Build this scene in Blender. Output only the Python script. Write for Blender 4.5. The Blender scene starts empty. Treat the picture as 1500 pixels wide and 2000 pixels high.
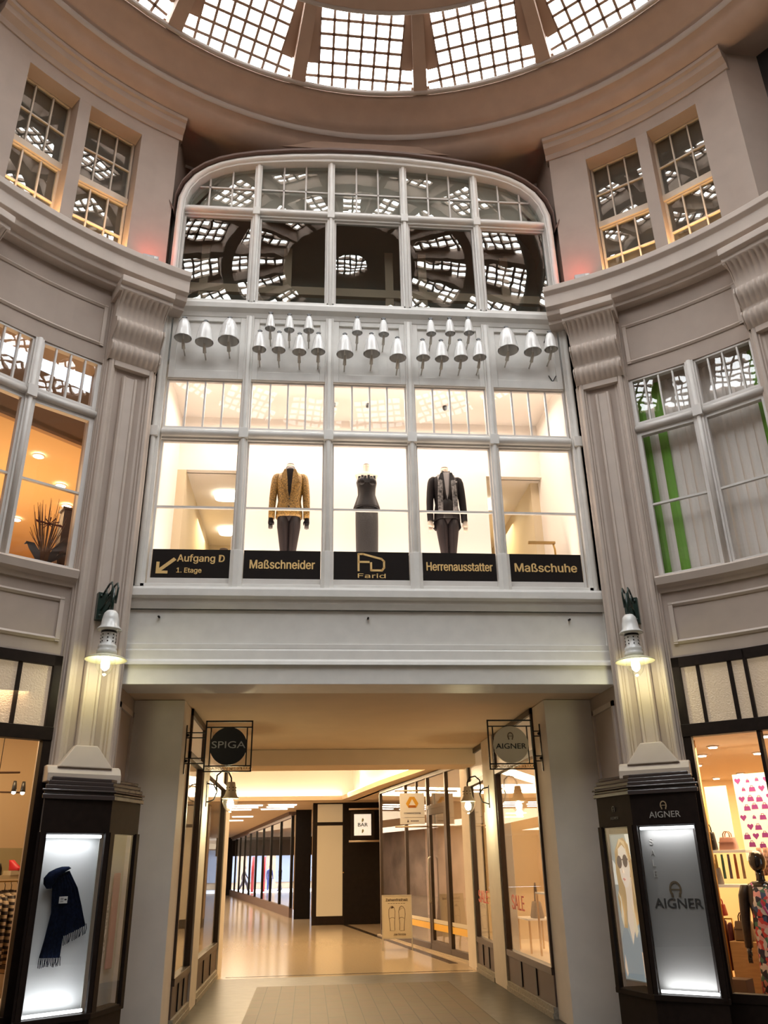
import bpy, bmesh, math, random
from mathutils import Vector, Matrix

random.seed(7)
SC = bpy.context.scene
COL = SC.collection
PI = math.pi
sin, cos, rad = math.sin, math.cos, math.radians

# ------------------------------------------------------------------ camera
def make_camera():
    pitch, yaw, roll = 0.4078, 0.0923, -0.0184
    cp, sp, cy, sy = cos(pitch), sin(pitch), cos(yaw), sin(yaw)
    fwd = Vector((sy*cp, cy*cp, sp)); right = Vector((cy, -sy, 0)); up = right.cross(fwd)
    cr, sr = cos(roll), sin(roll)
    r2 = right*cr + up*sr; u2 = up*cr - right*sr
    cam = bpy.data.cameras.new('camera')
    o = bpy.data.objects.new('camera', cam); COL.objects.link(o)
    M = Matrix((r2, u2, -fwd)).transposed().to_4x4(); M.translation = (-0.687, -9.12, 1.65)
    o.matrix_world = M
    cam.sensor_fit = 'VERTICAL'; cam.sensor_height = 24.0; cam.lens = 24.0*1594.5/2000.0
    cam.clip_end = 300
    SC.camera = o
make_camera()

# ------------------------------------------------------------------ world, exposure
W = bpy.data.worlds.new('world'); SC.world = W; W.use_nodes = True
W.node_tree.nodes['Background'].inputs[0].default_value = (0.80, 0.90, 1.0, 1)
W.node_tree.nodes['Background'].inputs[1].default_value = 1.5
SC.view_settings.view_transform = 'Standard'; SC.view_settings.look = 'None'
SC.view_settings.exposure = 0.0; SC.view_settings.gamma = 1.0; SC.view_settings.use_curve_mapping = False
SC.cycles.use_denoising = True
SC.cycles.max_bounces = 8; SC.cycles.diffuse_bounces = 4; SC.cycles.glossy_bounces = 3
SC.cycles.transmission_bounces = 4; SC.cycles.transparent_max_bounces = 12
SC.cycles.sample_clamp_indirect = 6.0; SC.cycles.caustics_reflective = False; SC.cycles.caustics_refractive = False

SKY_EMIT = 14.0            # dome glass seen against the overcast sky
WARM = (1.0, 0.62, 0.30); WARMW = (1.0, 0.76, 0.50); COOLW = (1.0, 0.97, 0.92)

def area(name, loc, size, power, col, target=None, size_y=None, spread=PI):
    l = bpy.data.lights.new(name, 'AREA'); l.energy = power; l.color = col
    l.shape = 'RECTANGLE' if size_y else 'SQUARE'; l.size = size
    if size_y: l.size_y = size_y
    l.spread = spread
    o = bpy.data.objects.new(name, l); COL.objects.link(o); o.location = loc
    d = Vector(target) - Vector(loc) if target else Vector((0, 0, -1))
    o.rotation_euler = d.to_track_quat('-Z', 'Y').to_euler()
    return o
def point(name, loc, power, col, r=0.05):
    l = bpy.data.lights.new(name, 'POINT'); l.energy = power; l.color = col; l.shadow_soft_size = r
    o = bpy.data.objects.new(name, l); COL.objects.link(o); o.location = loc; return o

# tailor's shop above the passage
area('tailor_ceiling_light', (0, 0.8, 7.6), 4.6, 95, (1.0, 0.83, 0.69), (0, 0.95, 5), 0.7)
area('tailor_floor_light', (0, 0.55, 4.75), 4.4, 78, (1.0, 0.83, 0.69), (0, 1.0, 6.4), 0.2)
area('tailor_back_light', (-2.1, 3.4, 6.7), 1.0, 26, (1.0, 0.78, 0.45), (-2.1, 3.4, 4.0))
area('tailor_back_light', (2.1, 3.4, 6.7), 1.0, 26, (1.0, 0.78, 0.45), (2.1, 3.4, 4.0))
# upper left room, corner shops
area('orange_room_light', (-4.9, 1.6, 6.55), 2.4, 95, (1.0, 0.66, 0.34), (-4.9, 1.6, 4))
area('orange_room_uplight', (-5.2, 1.6, 4.9), 2.4, 75, (1.0, 0.66, 0.34), (-4.9, 1.6, 7))
area('blind_room_light', (5.0, 1.0, 6.6), 2.0, 30, (1.0, 0.86, 0.68), (5.2, 1.2, 4))
area('left_shop_light', (-4.4, -0.1, 3.35), 1.8, 60, (1.0, 0.70, 0.38), (-4.4, 0.2, 0))
area('left_shop_light', (-3.2, 3.8, 3.35), 1.2, 34, (1.0, 0.74, 0.42), (-3.2, 3.8, 0), 3.6)
area('right_shop_light', (4.9, 0.9, 2.9), 1.8, 120, (1.0, 0.72, 0.40), (4.9, 0.9, 0))
area('right_shop_light', (6.6, 4.2, 2.9), 2.4, 160, (1.0, 0.74, 0.42), (6.6, 4.4, 0))
area('right_shop_light', (3.2, 3.8, 2.9), 1.2, 55, (1.0, 0.72, 0.40), (3.2, 3.8, 0), 3.6)
# hall behind the passage: cove light, ceiling and an added fill
area('cove_light', (-1.2, 16.6, 3.72), 6.0, 190, (1.0, 0.75, 0.44), (-1.2, 14, 4.6), 0.25)
area('cove_light', (0.3, 11.5, 3.72), 10.0, 230, (1.0, 0.75, 0.44), (-1.5, 10.5, 4.6), 0.25)
area('hall_down_light', (-0.6, 10.5, 4.3), 4.0, 250, (1.0, 0.66, 0.31), (-0.6, 10.5, 0), 6.0)
area('far_hall_light', (-3.0, 30, 3.4), 3.0, 420, (1.0, 0.80, 0.55), (-3.0, 30, 0), 18.0)
area('street_daylight', (-7, 62, 9), 12, 15000, (0.86, 0.93, 1.0), (-6, 58, 0))
area('left_hall_fill', (-9.0, 27, 3.4), 3.0, 1100, (1.0, 0.80, 0.62), (-9.0, 27, 0), 30.0)  # unseen fill, added to brighten the side wall mirrored in the bank front
# warm strips lying on the cornice in front of the upper windows
for s in (-1, 1):
    for a in (36.8, 45.5):
        a = rad(a)*s
        area('window_recess_light', (5.93*sin(a), -5.3+5.93*cos(a), 8.985), 0.62, 12, (1.0, 0.58, 0.25),
             (6.1*sin(a), -5.3+6.1*cos(a), 10.4), 0.06)
# small red floodlights on the cornice corners
for s in (-1, 1):
    a = rad(30.8)*s
    p = area('red_flood_beam', (5.6*sin(a), -5.3+5.6*cos(a), 8.99), 0.08, 1.2, (1.0, 0.10, 0.05), (5.95*sin(a*.93), -5.3+5.95*cos(a*.93), 9.7))
    p.data.spread = rad(110)

# ------------------------------------------------------------------ materials
def lin(c):
    return c/12.92 if c <= .04045 else ((c+.055)/1.055)**2.4
def rgb(r, g, b): return (lin(r/255), lin(g/255), lin(b/255))
MATS = {}
def mat(name, col, rough=.6, metal=0.0, var=0.0, scale=12.0, bump=0.0, emit=0.0, ecol=None, spec=.5, coat=0.0, trans=0.0, stretch=(1, 1, 1)):
    if name in MATS: return MATS[name]
    m = bpy.data.materials.new(name); m.use_nodes = True
    nt = m.node_tree; b = nt.nodes['Principled BSDF']
    b.inputs['Base Color'].default_value = (*col, 1); b.inputs['Roughness'].default_value = rough
    b.inputs['Metallic'].default_value = metal; b.inputs['Specular IOR Level'].default_value = spec
    b.inputs['Coat Weight'].default_value = coat; b.inputs['Transmission Weight'].default_value = trans
    if emit:
        b.inputs['Emission Color'].default_value = (*(ecol or col), 1); b.inputs['Emission Strength'].default_value = emit
    if var or bump:
        tc = nt.nodes.new('ShaderNodeTexCoord'); mp = nt.nodes.new('ShaderNodeMapping'); nz = nt.nodes.new('ShaderNodeTexNoise')
        mp.inputs['Scale'].default_value = stretch
        nz.inputs['Scale'].default_value = scale; nz.inputs['Detail'].default_value = 4
        nt.links.new(tc.outputs['Object'], mp.inputs[0]); nt.links.new(mp.outputs[0], nz.inputs['Vector'])
        if var:
            r = nt.nodes.new('ShaderNodeValToRGB')
            r.color_ramp.elements[0].position = .3; r.color_ramp.elements[1].position = .7
            r.color_ramp.elements[0].color = (*[c*(1-var) for c in col], 1)
            r.color_ramp.elements[1].color = (*[min(1, c*(1+var)) for c in col], 1)
            nt.links.new(nz.outputs['Fac'], r.inputs[0]); nt.links.new(r.outputs[0], b.inputs['Base Color'])
        if bump:
            bp = nt.nodes.new('ShaderNodeBump'); bp.inputs['Strength'].default_value = bump; bp.inputs['Distance'].default_value = .01
            nt.links.new(nz.outputs['Fac'], bp.inputs['Height']); nt.links.new(bp.outputs[0], b.inputs['Normal'])
    MATS[name] = m
    return m
def emis(name, col, s):
    if name in MATS: return MATS[name]
    m = bpy.data.materials.new(name); m.use_nodes = True; nt = m.node_tree
    nt.nodes.remove(nt.nodes['Principled BSDF']); e = nt.nodes.new('ShaderNodeEmission')
    e.inputs[0].default_value = (*col, 1); e.inputs[1].default_value = s
    nt.links.new(e.outputs[0], nt.nodes['Material Output'].inputs[0]); MATS[name] = m
    return m
def glass(name, tint=(1, 1, 1), refl=.10, rough=0.0, wobble=0.0, wscale=3.0, power=2.5, opac=0.0, ocol=(.5, .5, .5)):
    """window pane: see-through with a fresnel reflection, old panes wobble a little"""
    if name in MATS: return MATS[name]
    m = bpy.data.materials.new(name); m.use_nodes = True; nt = m.node_tree
    nt.nodes.remove(nt.nodes['Principled BSDF'])
    t = nt.nodes.new('ShaderNodeBsdfTransparent'); t.inputs[0].default_value = (*tint, 1)
    g = nt.nodes.new('ShaderNodeBsdfGlossy'); g.inputs['Roughness'].default_value = rough
    mx = nt.nodes.new('ShaderNodeMixShader'); fr = nt.nodes.new('ShaderNodeLayerWeight'); fr.inputs[0].default_value = .35
    mr = nt.nodes.new('ShaderNodeMapRange'); mr.inputs['To Min'].default_value = refl; mr.inputs['To Max'].default_value = 1.0
    pw = nt.nodes.new('ShaderNodeMath'); pw.operation = 'POWER'; pw.inputs[1].default_value = power
    nt.links.new(fr.outputs['Facing'], pw.inputs[0]); nt.links.new(pw.outputs[0], mr.inputs['Value'])
    nt.links.new(mr.outputs[0], mx.inputs[0]); nt.links.new(t.outputs[0], mx.inputs[1]); nt.links.new(g.outputs[0], mx.inputs[2])
    if wobble:
        tc = nt.nodes.new('ShaderNodeTexCoord'); nz = nt.nodes.new('ShaderNodeTexNoise'); nz.inputs['Scale'].default_value = wscale
        nz.inputs['Detail'].default_value = 1.5
        bp = nt.nodes.new('ShaderNodeBump'); bp.inputs['Strength'].default_value = 1.0; bp.inputs['Distance'].default_value = wobble
        nt.links.new(tc.outputs['Object'], nz.inputs['Vector']); nt.links.new(nz.outputs['Fac'], bp.inputs['Height'])
        nt.links.new(bp.outputs[0], g.inputs['Normal'])
    out = mx
    if opac:
        d = nt.nodes.new('ShaderNodeBsdfDiffuse'); d.inputs[0].default_value = (*ocol, 1)
        m2 = nt.nodes.new('ShaderNodeMixShader'); m2.inputs[0].default_value = opac
        nt.links.new(mx.outputs[0], m2.inputs[1]); nt.links.new(d.outputs[0], m2.inputs[2]); out = m2
    nt.links.new(out.outputs[0], nt.nodes['Material Output'].inputs[0]); MATS[name] = m
    return m

M_TAUPE = mat('taupe_plaster', (.435, .355, .30), .75, var=.05, scale=3, bump=.08)
M_TAUPE2 = mat('taupe_paint', (.56, .475, .41), .6, var=.04, scale=5)
M_DOME = mat('dome_plaster', (.46, .345, .275), .8, var=.05, scale=4, bump=.05)
M_WHITE = mat('white_woodwork', (.79, .77, .73), .45, var=.04, scale=6)
M_CREAM = mat('cream_plaster', (.74, .67, .59), .7, var=.04, scale=4)
M_WINF = mat('window_paint', (.70, .665, .63), .4, var=.03, scale=8)
M_CEILP = mat('passage_ceiling_paint', (.74, .575, .41), .8, var=.03, scale=2)
M_BRONZE = mat('dark_bronze', (.014, .008, .006), .5, var=.2, scale=15, spec=.18)
M_BLACK = mat('black_metal', (.012, .010, .009), .4, metal=.4)
M_BLACKP = mat('black_panel', (.011, .008, .007), .6, var=.2, scale=8, spec=.15)
M_SHOPW = mat('shop_white', (.82, .77, .72), .8)
M_SHOPT = mat('shop_tan', (.62, .52, .36), .85)
M_ORANGE = mat('orange_room_paint', (.60, .42, .22), .8)
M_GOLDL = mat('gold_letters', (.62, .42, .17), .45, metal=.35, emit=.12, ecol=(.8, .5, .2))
M_SIGNB = mat('black_sign_film', (.010, .008, .008), .18)
M_GLASS = glass('clear_pane', refl=.009, wobble=.0006)
M_OLDG = glass('old_pane', tint=(.9, .92, .9), refl=.075, wobble=.0010, wscale=3.2)
M_FROST = mat('frosted_pane', (.55, .45, .34), .35, bump=.5, scale=45, emit=.16, ecol=(1.0, .70, .42))  # warm glow put into the pane in place of light from inside
M_SKY = emis('sky_lit_glass', (.94, .98, 1.0), SKY_EMIT)
M_BULB = emis('glowing_bulb', (1.0, .97, .80), 26)
M_DOWN = emis('downlight_glow', (1.0, .90, .72), 14)
M_ENAMEL = mat('white_enamel', (.72, .72, .70), .22, coat=.5)
M_GREEN = mat('dark_green_iron', (.010, .030, .022), .35, coat=.3)
M_PORC = mat('white_porcelain', (.88, .87, .85), .12, coat=.8)
M_GOLDP = mat('brass_tube', (.60, .36, .10), .3, metal=.8)
M_SKIN = mat('mannequin_cream', (.75, .62, .50), .45)

# ------------------------------------------------------------------ mesh builder
class MB:
    def __init__(s):
        s.v, s.f, s.m, s.sm = [], [], [], []; s.T = None
    def add(s, verts, faces, m=0, smooth=False):
        b = len(s.v)
        s.v += [tuple(s.T @ Vector(p)) if s.T else tuple(p) for p in verts]
        s.f += [tuple(b+i for i in f) for f in faces]
        s.m += [m]*len(faces); s.sm += [smooth]*len(faces); return s
    def box(s, x0, x1, y0, y1, z0, z1, m=0):
        v = [(x, y, z) for z in (z0, z1) for y in (y0, y1) for x in (x0, x1)]
        return s.add(v, [(0, 2, 3, 1), (4, 5, 7, 6), (0, 1, 5, 4), (2, 6, 7, 3), (0, 4, 6, 2), (1, 3, 7, 5)], m)
    def poly(s, pts, m=0): return s.add(pts, [tuple(range(len(pts)))], m)
    def prism(s, pts, a0, a1, axis='y', m=0, smooth=False):
        """2-D polygon extruded: axis y takes (x,z), axis z takes (x,y), axis x takes (y,z)"""
        g = {'y': lambda p, a: (p[0], a, p[1]), 'z': lambda p, a: (p[0], p[1], a), 'x': lambda p, a: (a, p[0], p[1])}[axis]
        n = len(pts); v = [g(p, a0) for p in pts]+[g(p, a1) for p in pts]
        f = [tuple(range(n)), tuple(range(2*n-1, n-1, -1))]
        s.add(v, f, m)
        b = len(s.v)-2*n
        for i in range(n):
            j = (i+1) % n; s.f.append((b+i, b+j, b+n+j, b+n+i)); s.m.append(m); s.sm.append(smooth)
        return s
    def lathe(s, prof, c=(0, 0), n=24, m=0, a0=0.0, a1=2*PI, smooth=True):
        full = abs(a1-a0-2*PI) < 1e-6; k = n if full else n+1; v = []
        for i in range(k):
            a = a0+(a1-a0)*i/n
            for r, z in prof: v.append((c[0]+r*sin(a), c[1]+r*cos(a), z))
        p = len(prof); f = []
        for i in range(n):
            j = (i+1) % k
            for q in range(p-1): f.append((i*p+q, i*p+q+1, j*p+q+1, j*p+q))
        return s.add(v, f, m, smooth)
    def arc(s, prof, a0, a1, n=12, m=0, c=(0, -5.3), smooth=False):
        """closed (r,z) profile swept round the rotunda axis, degrees from +Y towards +X, ends capped"""
        p = len(prof); v = []
        for i in range(n+1):
            a = rad(a0+(a1-a0)*i/n)
            for r, z in prof: v.append((c[0]+r*sin(a), c[1]+r*cos(a), z))
        f = [tuple(range(p)), tuple(range(n*p+p-1, n*p-1, -1))]
        for i in range(n):
            for q in range(p):
                t = (q+1) % p; f.append((i*p+q, i*p+t, (i+1)*p+t, (i+1)*p+q))
        return s.add(v, f, m, smooth)
    def wall(s, r0, r1, a0, a1, z0, z1, m=0):
        return s.arc([(r0, z0), (r1, z0), (r1, z1), (r0, z1)], a0, a1, max(1, int(abs(a1-a0)/2)), m)
    def tube(s, pts, r, n=8, m=0, closed=False):
        pts = [Vector(p) for p in pts]; k = len(pts); rs = r if isinstance(r, (list, tuple)) else [r]*k
        v = []; u = None
        for i, p in enumerate(pts):
            if closed: d = pts[(i+1) % k]-pts[i-1]
            else: d = pts[min(i+1, k-1)]-pts[max(i-1, 0)]
            d.normalize()
            if u is None:
                u = d.cross(Vector((0, 0, 1)) if abs(d.z) < .9 else Vector((1, 0, 0)))
            u = (u-d*u.dot(d)).normalized(); w = d.cross(u)
            for j in range(n):
                a = 2*PI*j/n; v.append(p+u*(rs[i]*cos(a))+w*(rs[i]*sin(a)))
        f = []
        for i in range(k if closed else k-1):
            i2 = (i+1) % k
            for j in range(n): f.append((i*n+j, i*n+(j+1) % n, i2*n+(j+1) % n, i2*n+j))
        if not closed: f += [tuple(range(n-1, -1, -1)), tuple(range((k-1)*n, k*n))]
        return s.add(v, f, m, True)
    def loft(s, rings, n=20, m=0, e=2.0, smooth=True, cap=True):
        """rings of (x, y, z, rx, ry[, rotation about z]) joined: torsos, limbs, bags"""
        v = []
        for R in rings:
            x, y, z, rx, ry = R[:5]; q = R[5] if len(R) > 5 else 0
            for j in range(n):
                a = 2*PI*j/n; ca, sa = cos(a), sin(a)
                px = rx*math.copysign(abs(ca)**(2/e), ca); py = ry*math.copysign(abs(sa)**(2/e), sa)
                v.append((x+px*cos(q)-py*sin(q), y+px*sin(q)+py*cos(q), z))
        k = len(rings); f = []
        for i in range(k-1):
            for j in range(n): f.append((i*n+j, i*n+(j+1) % n, (i+1)*n+(j+1) % n, (i+1)*n+j))
        if cap: f += [tuple(range(n-1, -1, -1)), tuple(range((k-1)*n, k*n))]
        return s.add(v, f, m, smooth)
    def frame(s, x0, x1, z0, z1, w, y0, y1, m=0, wb=None, wt=None):
        wb = w if wb is None else wb; wt = w if wt is None else wt
        s.box(x0, x0+w, y0, y1, z0, z1, m); s.box(x1-w, x1, y0, y1, z0, z1, m)
        s.box(x0+w, x1-w, y0, y1, z0, z0+wb, m); return s.box(x0+w, x1-w, y0, y1, z1-wt, z1, m)
    def ball(s, c, r, n=12, m=0, sz=1.0, sy=1.0):
        rings = []
        for i in range(1, n):
            t = -PI/2+PI*i/n; rings.append((c[0], c[1], c[2]+r*sz*sin(t), r*cos(t), r*sy*cos(t)))
        return s.loft(rings, max(8, n), m)
    def build(s, name, mats, parent=None, bevel=0.0, seg=2, recalc=True):
        me = bpy.data.meshes.new(name); me.from_pydata(s.v, [], s.f)
        for mm in (mats if isinstance(mats, (list, tuple)) else [mats]): me.materials.append(mm)
        me.polygons.foreach_set('material_index', s.m); me.polygons.foreach_set('use_smooth', s.sm)
        me.update()
        if recalc:
            bm = bmesh.new(); bm.from_mesh(me); bmesh.ops.recalc_face_normals(bm, faces=bm.faces); bm.to_mesh(me); bm.free()
        o = bpy.data.objects.new(name, me); COL.objects.link(o)
        if parent: o.parent = parent
        if bevel:
            b = o.modifiers.new('bevel', 'BEVEL'); b.width = bevel; b.segments = seg; b.limit_method = 'ANGLE'; b.angle_limit = rad(40)
            b.harden_normals = False
        return o

def tag(o, label=None, cat=None, group=None, kind=None):
    if label: o['label'] = label
    if cat: o['category'] = cat
    if group: o['group'] = group
    if kind: o['kind'] = kind
    return o
def thing(name, label, cat, loc=(0, 0, 0), rotz=0.0, group=None, kind=None):
    o = bpy.data.objects.new(name, None); COL.objects.link(o); o.empty_display_size = .1
    o.location = loc; o.rotation_euler = (0, 0, rotz)
    return tag(o, label, cat, group, kind)
def struct(name, mb, m, label=None, cat=None, bevel=0.0, parent=None):
    o = mb.build(name, m, parent, bevel)
    if not parent: tag(o, label, cat, None, 'structure')
    return o
def copy_tree(o, parent=None):
    c = o.copy(); COL.objects.link(c)
    if parent: c.parent = parent
    for ch in [x for x in bpy.data.objects if x.parent == o]: copy_tree(ch, c)
    return c
_FONT = []
def get_font():
    # Blender's own sans font; the built-in one if it is missing
    if not _FONT:
        import os
        f = None
        try:
            p = bpy.utils.system_resource('DATAFILES', path='fonts')
            p = os.path.join(p, 'Inter.woff2')
            if os.path.exists(p): f = bpy.data.fonts.load(p)
        except Exception: f = None
        _FONT.append(f)
    return _FONT[0]
def polar(a, r, z=0.0):
    a = rad(a); return (r*sin(a), -5.3+r*cos(a), z)

def text(body, size, m, parent, loc, rotz=0.0, ext=.003, sx=1.0, bold=0.0, name='lettering', mirror=False, tilt=PI/2, align='CENTER', spacing=1.0, label=None, width=None, plain=False):
    cu = bpy.data.curves.new('text', 'FONT'); cu.body = body
    if get_font() and not plain: cu.font = get_font()
    cu.size = size; cu.extrude = ext; cu.offset = 0
    cu.align_x = align; cu.align_y = 'CENTER'; cu.space_character = spacing; cu.resolution_u = 3
    tmp = bpy.data.objects.new('text', cu); COL.objects.link(tmp)
    dg = bpy.context.evaluated_depsgraph_get(); me = bpy.data.meshes.new_from_object(tmp.evaluated_get(dg))
    bpy.data.objects.remove(tmp); bpy.data.curves.remove(cu)
    if width:
        xs_ = [v.co.x for v in me.vertices]; sx = width/(max(xs_)-min(xs_))
    S = Matrix.Diagonal((-sx if mirror else sx, 1, 1, 1)); R = Matrix.Rotation(tilt, 4, 'X')
    if bold > 0:                                   # heavier strokes: the outline laid again a hair to each side
        b2 = bmesh.new(); dlt = size*.016
        for q, (dx, dy) in enumerate(((-dlt, 0), (dlt, 0), (0, dlt*.6), (0, -dlt*.6))):
            m2 = me.copy(); m2.transform(Matrix.Translation((dx/sx, dy, .0002*(q+1)))); b2.from_mesh(m2); bpy.data.meshes.remove(m2)
        b2.to_mesh(me); b2.free()
    me.transform(Matrix.Translation(Vector(loc)) @ Matrix.Rotation(rotz, 4, 'Z') @ R @ S)
    if mirror: me.flip_normals()
    me.materials.clear(); me.materials.append(m)
    o = bpy.data.objects.new(name, me); COL.objects.link(o); o.parent = parent
    if label: o['label'] = label
    return o
# ================================================================== FLOOR
def tile_mat(name, col, mortar, bw, bh, rough, var=.12, ms=.006):
    m = bpy.data.materials.new(name); m.use_nodes = True; nt = m.node_tree; b = nt.nodes['Principled BSDF']
    tc = nt.nodes.new('ShaderNodeTexCoord'); mp = nt.nodes.new('ShaderNodeMapping'); br = nt.nodes.new('ShaderNodeTexBrick')
    mp.inputs['Rotation'].default_value = (0, 0, PI/2)
    nt.links.new(tc.outputs['Object'], mp.inputs[0]); nt.links.new(mp.outputs[0], br.inputs['Vector'])
    br.inputs['Color1'].default_value = (*col, 1); br.inputs['Color2'].default_value = (*[c*(1-var) for c in col], 1)
    br.inputs['Mortar'].default_value = (*mortar, 1); br.inputs['Scale'].default_value = 1.0
    br.inputs['Mortar Size'].default_value = ms; br.inputs['Brick Width'].default_value = bw; br.inputs['Row Height'].default_value = bh
    nz = nt.nodes.new('ShaderNodeTexNoise'); nz.inputs['Scale'].default_value = 5; nz.inputs['Detail'].default_value = 6
    mx = nt.nodes.new('ShaderNodeMix'); mx.data_type = 'RGBA'; mx.blend_type = 'MULTIPLY'; mx.inputs[0].default_value = .35
    nt.links.new(tc.outputs['Object'], nz.inputs['Vector']); nt.links.new(br.outputs['Color'], mx.inputs[6]); nt.links.new(nz.outputs['Color'], mx.inputs[7])
    nt.links.new(mx.outputs[2], b.inputs['Base Color']); b.inputs['Roughness'].default_value = rough; b.inputs['Specular IOR Level'].default_value = .12
    return m
M_TILE = tile_mat('passage_tiles', (.15, .112, .070), (.05, .038, .025), .62, .21, .45)
M_SLATE = mat('dark_border_stone', (.055, .052, .042), .34, var=.3, scale=6, spec=.22)
M_TERR = mat('polished_terrazzo', (.52, .42, .29), .16, var=.06, scale=30)
M_INLAY = mat('dark_inlay_stone', (.05, .035, .028), .2)

f = MB().box(-1.42, 1.48, .6, 5.05, -.1, 0)
struct('floor', f, M_TILE, 'long beige stone tiles paving the middle of the passage', 'floor')
f = MB().box(-3.2, -1.42, .6, 6.1, -.1, 0).box(1.48, 3.2, .6, 6.1, -.1, 0).box(-1.42, 1.48, 5.05, 6.1, -.1, 0)
struct('floor', f, M_SLATE, 'dark grey stone border along both sides of the passage tiles', 'floor')
f = MB().box(-6.5, 6.5, -12, .6, -.1, 0)
struct('floor', f, mat('rotunda_stone', (.20, .175, .15), .3, var=.1, scale=8), 'pale stone floor of the rotunda', 'floor')
f = MB().box(-14, 3.6, 6.1, 54, -.1, 0)
struct('floor', f, M_TERR, 'shiny pale terrazzo floor of the hall behind the passage', 'floor')
t = MB()
def strip(mb, p, q, w, z=.003):
    p, q = Vector(p), Vector(q); d = (q-p).normalized(); n = Vector((-d.y, d.x))*w/2
    return mb.prism([(p+n)[:], (q+n)[:], (q-n)[:], (p-n)[:]], -.01, z, 'z')
strip(t, (-2, 6.32), (2.1, 6.32), .05); strip(t, (1.95, 7.4), (.2, 20.4), .16)
struct('trim', t, M_INLAY, 'dark inlaid line running across the pale hall floor', 'floor inlay')

# ================================================================== DRUM WALLS
def side_wall(s, nm, lab):
    w = MB(); A = lambda a0, a1: sorted((s*a0, s*a1))
    w.wall(5.80, 6.2, *A(28, 34.2), 0, 8.6)                      # pier behind the pilaster
    w.wall(5.83, 6.2, *A(34.2, 49.3), 3.68, 4.46)                # spandrel
    w.wall(5.83, 6.2, *A(34.2, 49.3), 7.30, 8.6)                 # frieze over the window
    w.wall(5.80, 6.2, *A(49.3, 56), 0, 8.6)
    w.wall(5.88, 6.35, *A(28, 33.2), 8.6, 11.75)                 # upper storey
    w.wall(5.88, 6.35, *A(40.4, 42), 8.95, 11.2); w.wall(5.88, 6.35, *A(48.9, 53.6), 8.6, 11.75)
    w.wall(5.88, 6.35, *A(33.2, 48.9), 11.2, 11.75); w.wall(5.88, 6.35, *A(33.2, 48.9), 8.6, 8.95)
    x = sorted((s*2.78, s*3.35)); w.box(*x, -.12, 1.0, 0, 3.52)  # side of the passage mouth
    x = sorted((s*2.80, s*3.4)); w.box(*x, -.08, 1.2, 8.6, 11.8)
    x = sorted((s*2.82, s*3.3)); w.box(*x, -.05, 1.2, 3.52, 8.6)
    # side niche reveal beyond the diagonal
    p = [polar(s*53.6, 5.88)[:2], polar(s*53.6, 6.4)[:2], (s*8.2, -2.2), (s*8.2, -1.85-.3)]
    w.prism([p[0], (s*8.2, p[0][1]+.12), (s*8.2, p[1][1]+.4), p[1]], 8.6, 11.75, 'z')
    o = struct(nm, w, M_TAUPE, lab, 'wall')
    return o
side_wall(-1, 'wall_left', 'curved taupe rotunda wall left of the tailor shop front')
side_wall(1, 'wall_right', 'curved taupe rotunda wall right of the tailor shop front')
w = MB().wall(5.85, 6.2, 56, 304, 3.6, 8.6).wall(5.87, 6.2, 56, 304, 0, 3.6, 1); 
for a0 in range(72, 284, 12): w.wall(5.9, 6.3, a0, a0+6, 8.6, 11.75)
w.wall(5.9, 6.3, 72, 288, 8.6, 9.1); w.wall(5.9, 6.3, 72, 288, 11.2, 11.75); w.wall(6.3, 6.4, 54, 306, 8.6, 11.75, 1)
w.build('wall_back', [mat('back_taupe', (.30, .25, .215), .8), mat('dark_glass_back', (.03, .03, .03), .2)])
tag(bpy.data.objects['wall_back'], 'taupe wall closing the rotunda behind the viewer', 'wall', None, 'structure')

# panel mouldings on the drum wall
def panel_frame(s, name, lab, a0, a1, z0, z1, r=5.83):
    t = MB(); A = lambda a, b: sorted((s*a, s*b))
    d = .03; da = .45
    prof = lambda za, zb: [(r+.01, za), (r-.012, za), (r-.03, (za+zb)/2), (r-.012, zb), (r+.01, zb)]
    t.arc(prof(z0, z0+.05), *A(a0, a1), 10); t.arc(prof(z1-.05, z1), *A(a0, a1), 10)
    for a in (a0, a1-da):
        t.arc([(r+.01, z0), (r-.025, z0), (r-.025, z1), (r+.01, z1)], *A(a, a+da), 1)
    struct(name, t, M_TAUPE2, lab, 'moulding')
for s, nm in ((-1, 'left'), (1, 'right')):
    panel_frame(s, 'trim', f'raised rectangular moulding on the frieze above the {nm} upper shop window', 34.6, 48.8, 7.52, 8.12)
    panel_frame(s, 'trim', f'raised rectangular moulding on the spandrel below the {nm} upper shop window', 34.8, 48.6, 3.84, 4.32)

# window sills of the first floor
for s, nm in ((-1, 'left'), (1, 'right')):
    a = sorted((s*34.0, s*49.4))
    t = MB().arc([(5.95, 4.44), (5.80, 4.44), (5.78, 4.49), (5.72, 4.52), (5.70, 4.60), (5.74, 4.63), (5.95, 4.63)], *a, 12)
    struct('trim', t, M_TAUPE2, f'moulded taupe sill under the {nm} first floor window', 'window sill')

# main cornice
cor = [(5.95, 8.36), (5.70, 8.36), (5.69, 8.41), (5.60, 8.44), (5.58, 8.50), (5.52, 8.53), (5.52, 8.70), (5.50, 8.72), (5.47, 8.75), (5.47, 8.83), (5.95, 8.86)]
for s, nm in ((-1, 'left'), (1, 'right')):
    c = MB().arc(cor, *sorted((s*25.4, s*57)), 32)
    # return to the facade
    e = [polar(s*25.4, r, z) for r, z in cor]
    struct('cornice', c, M_TAUPE2, f'heavy moulded cornice curving round the rotunda on the {nm}', 'cornice', .006)
c = MB().arc(cor, 57, 303, 40)
struct('cornice', c, M_TAUPE2, 'part of the main cornice behind the viewer', 'cornice')
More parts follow.
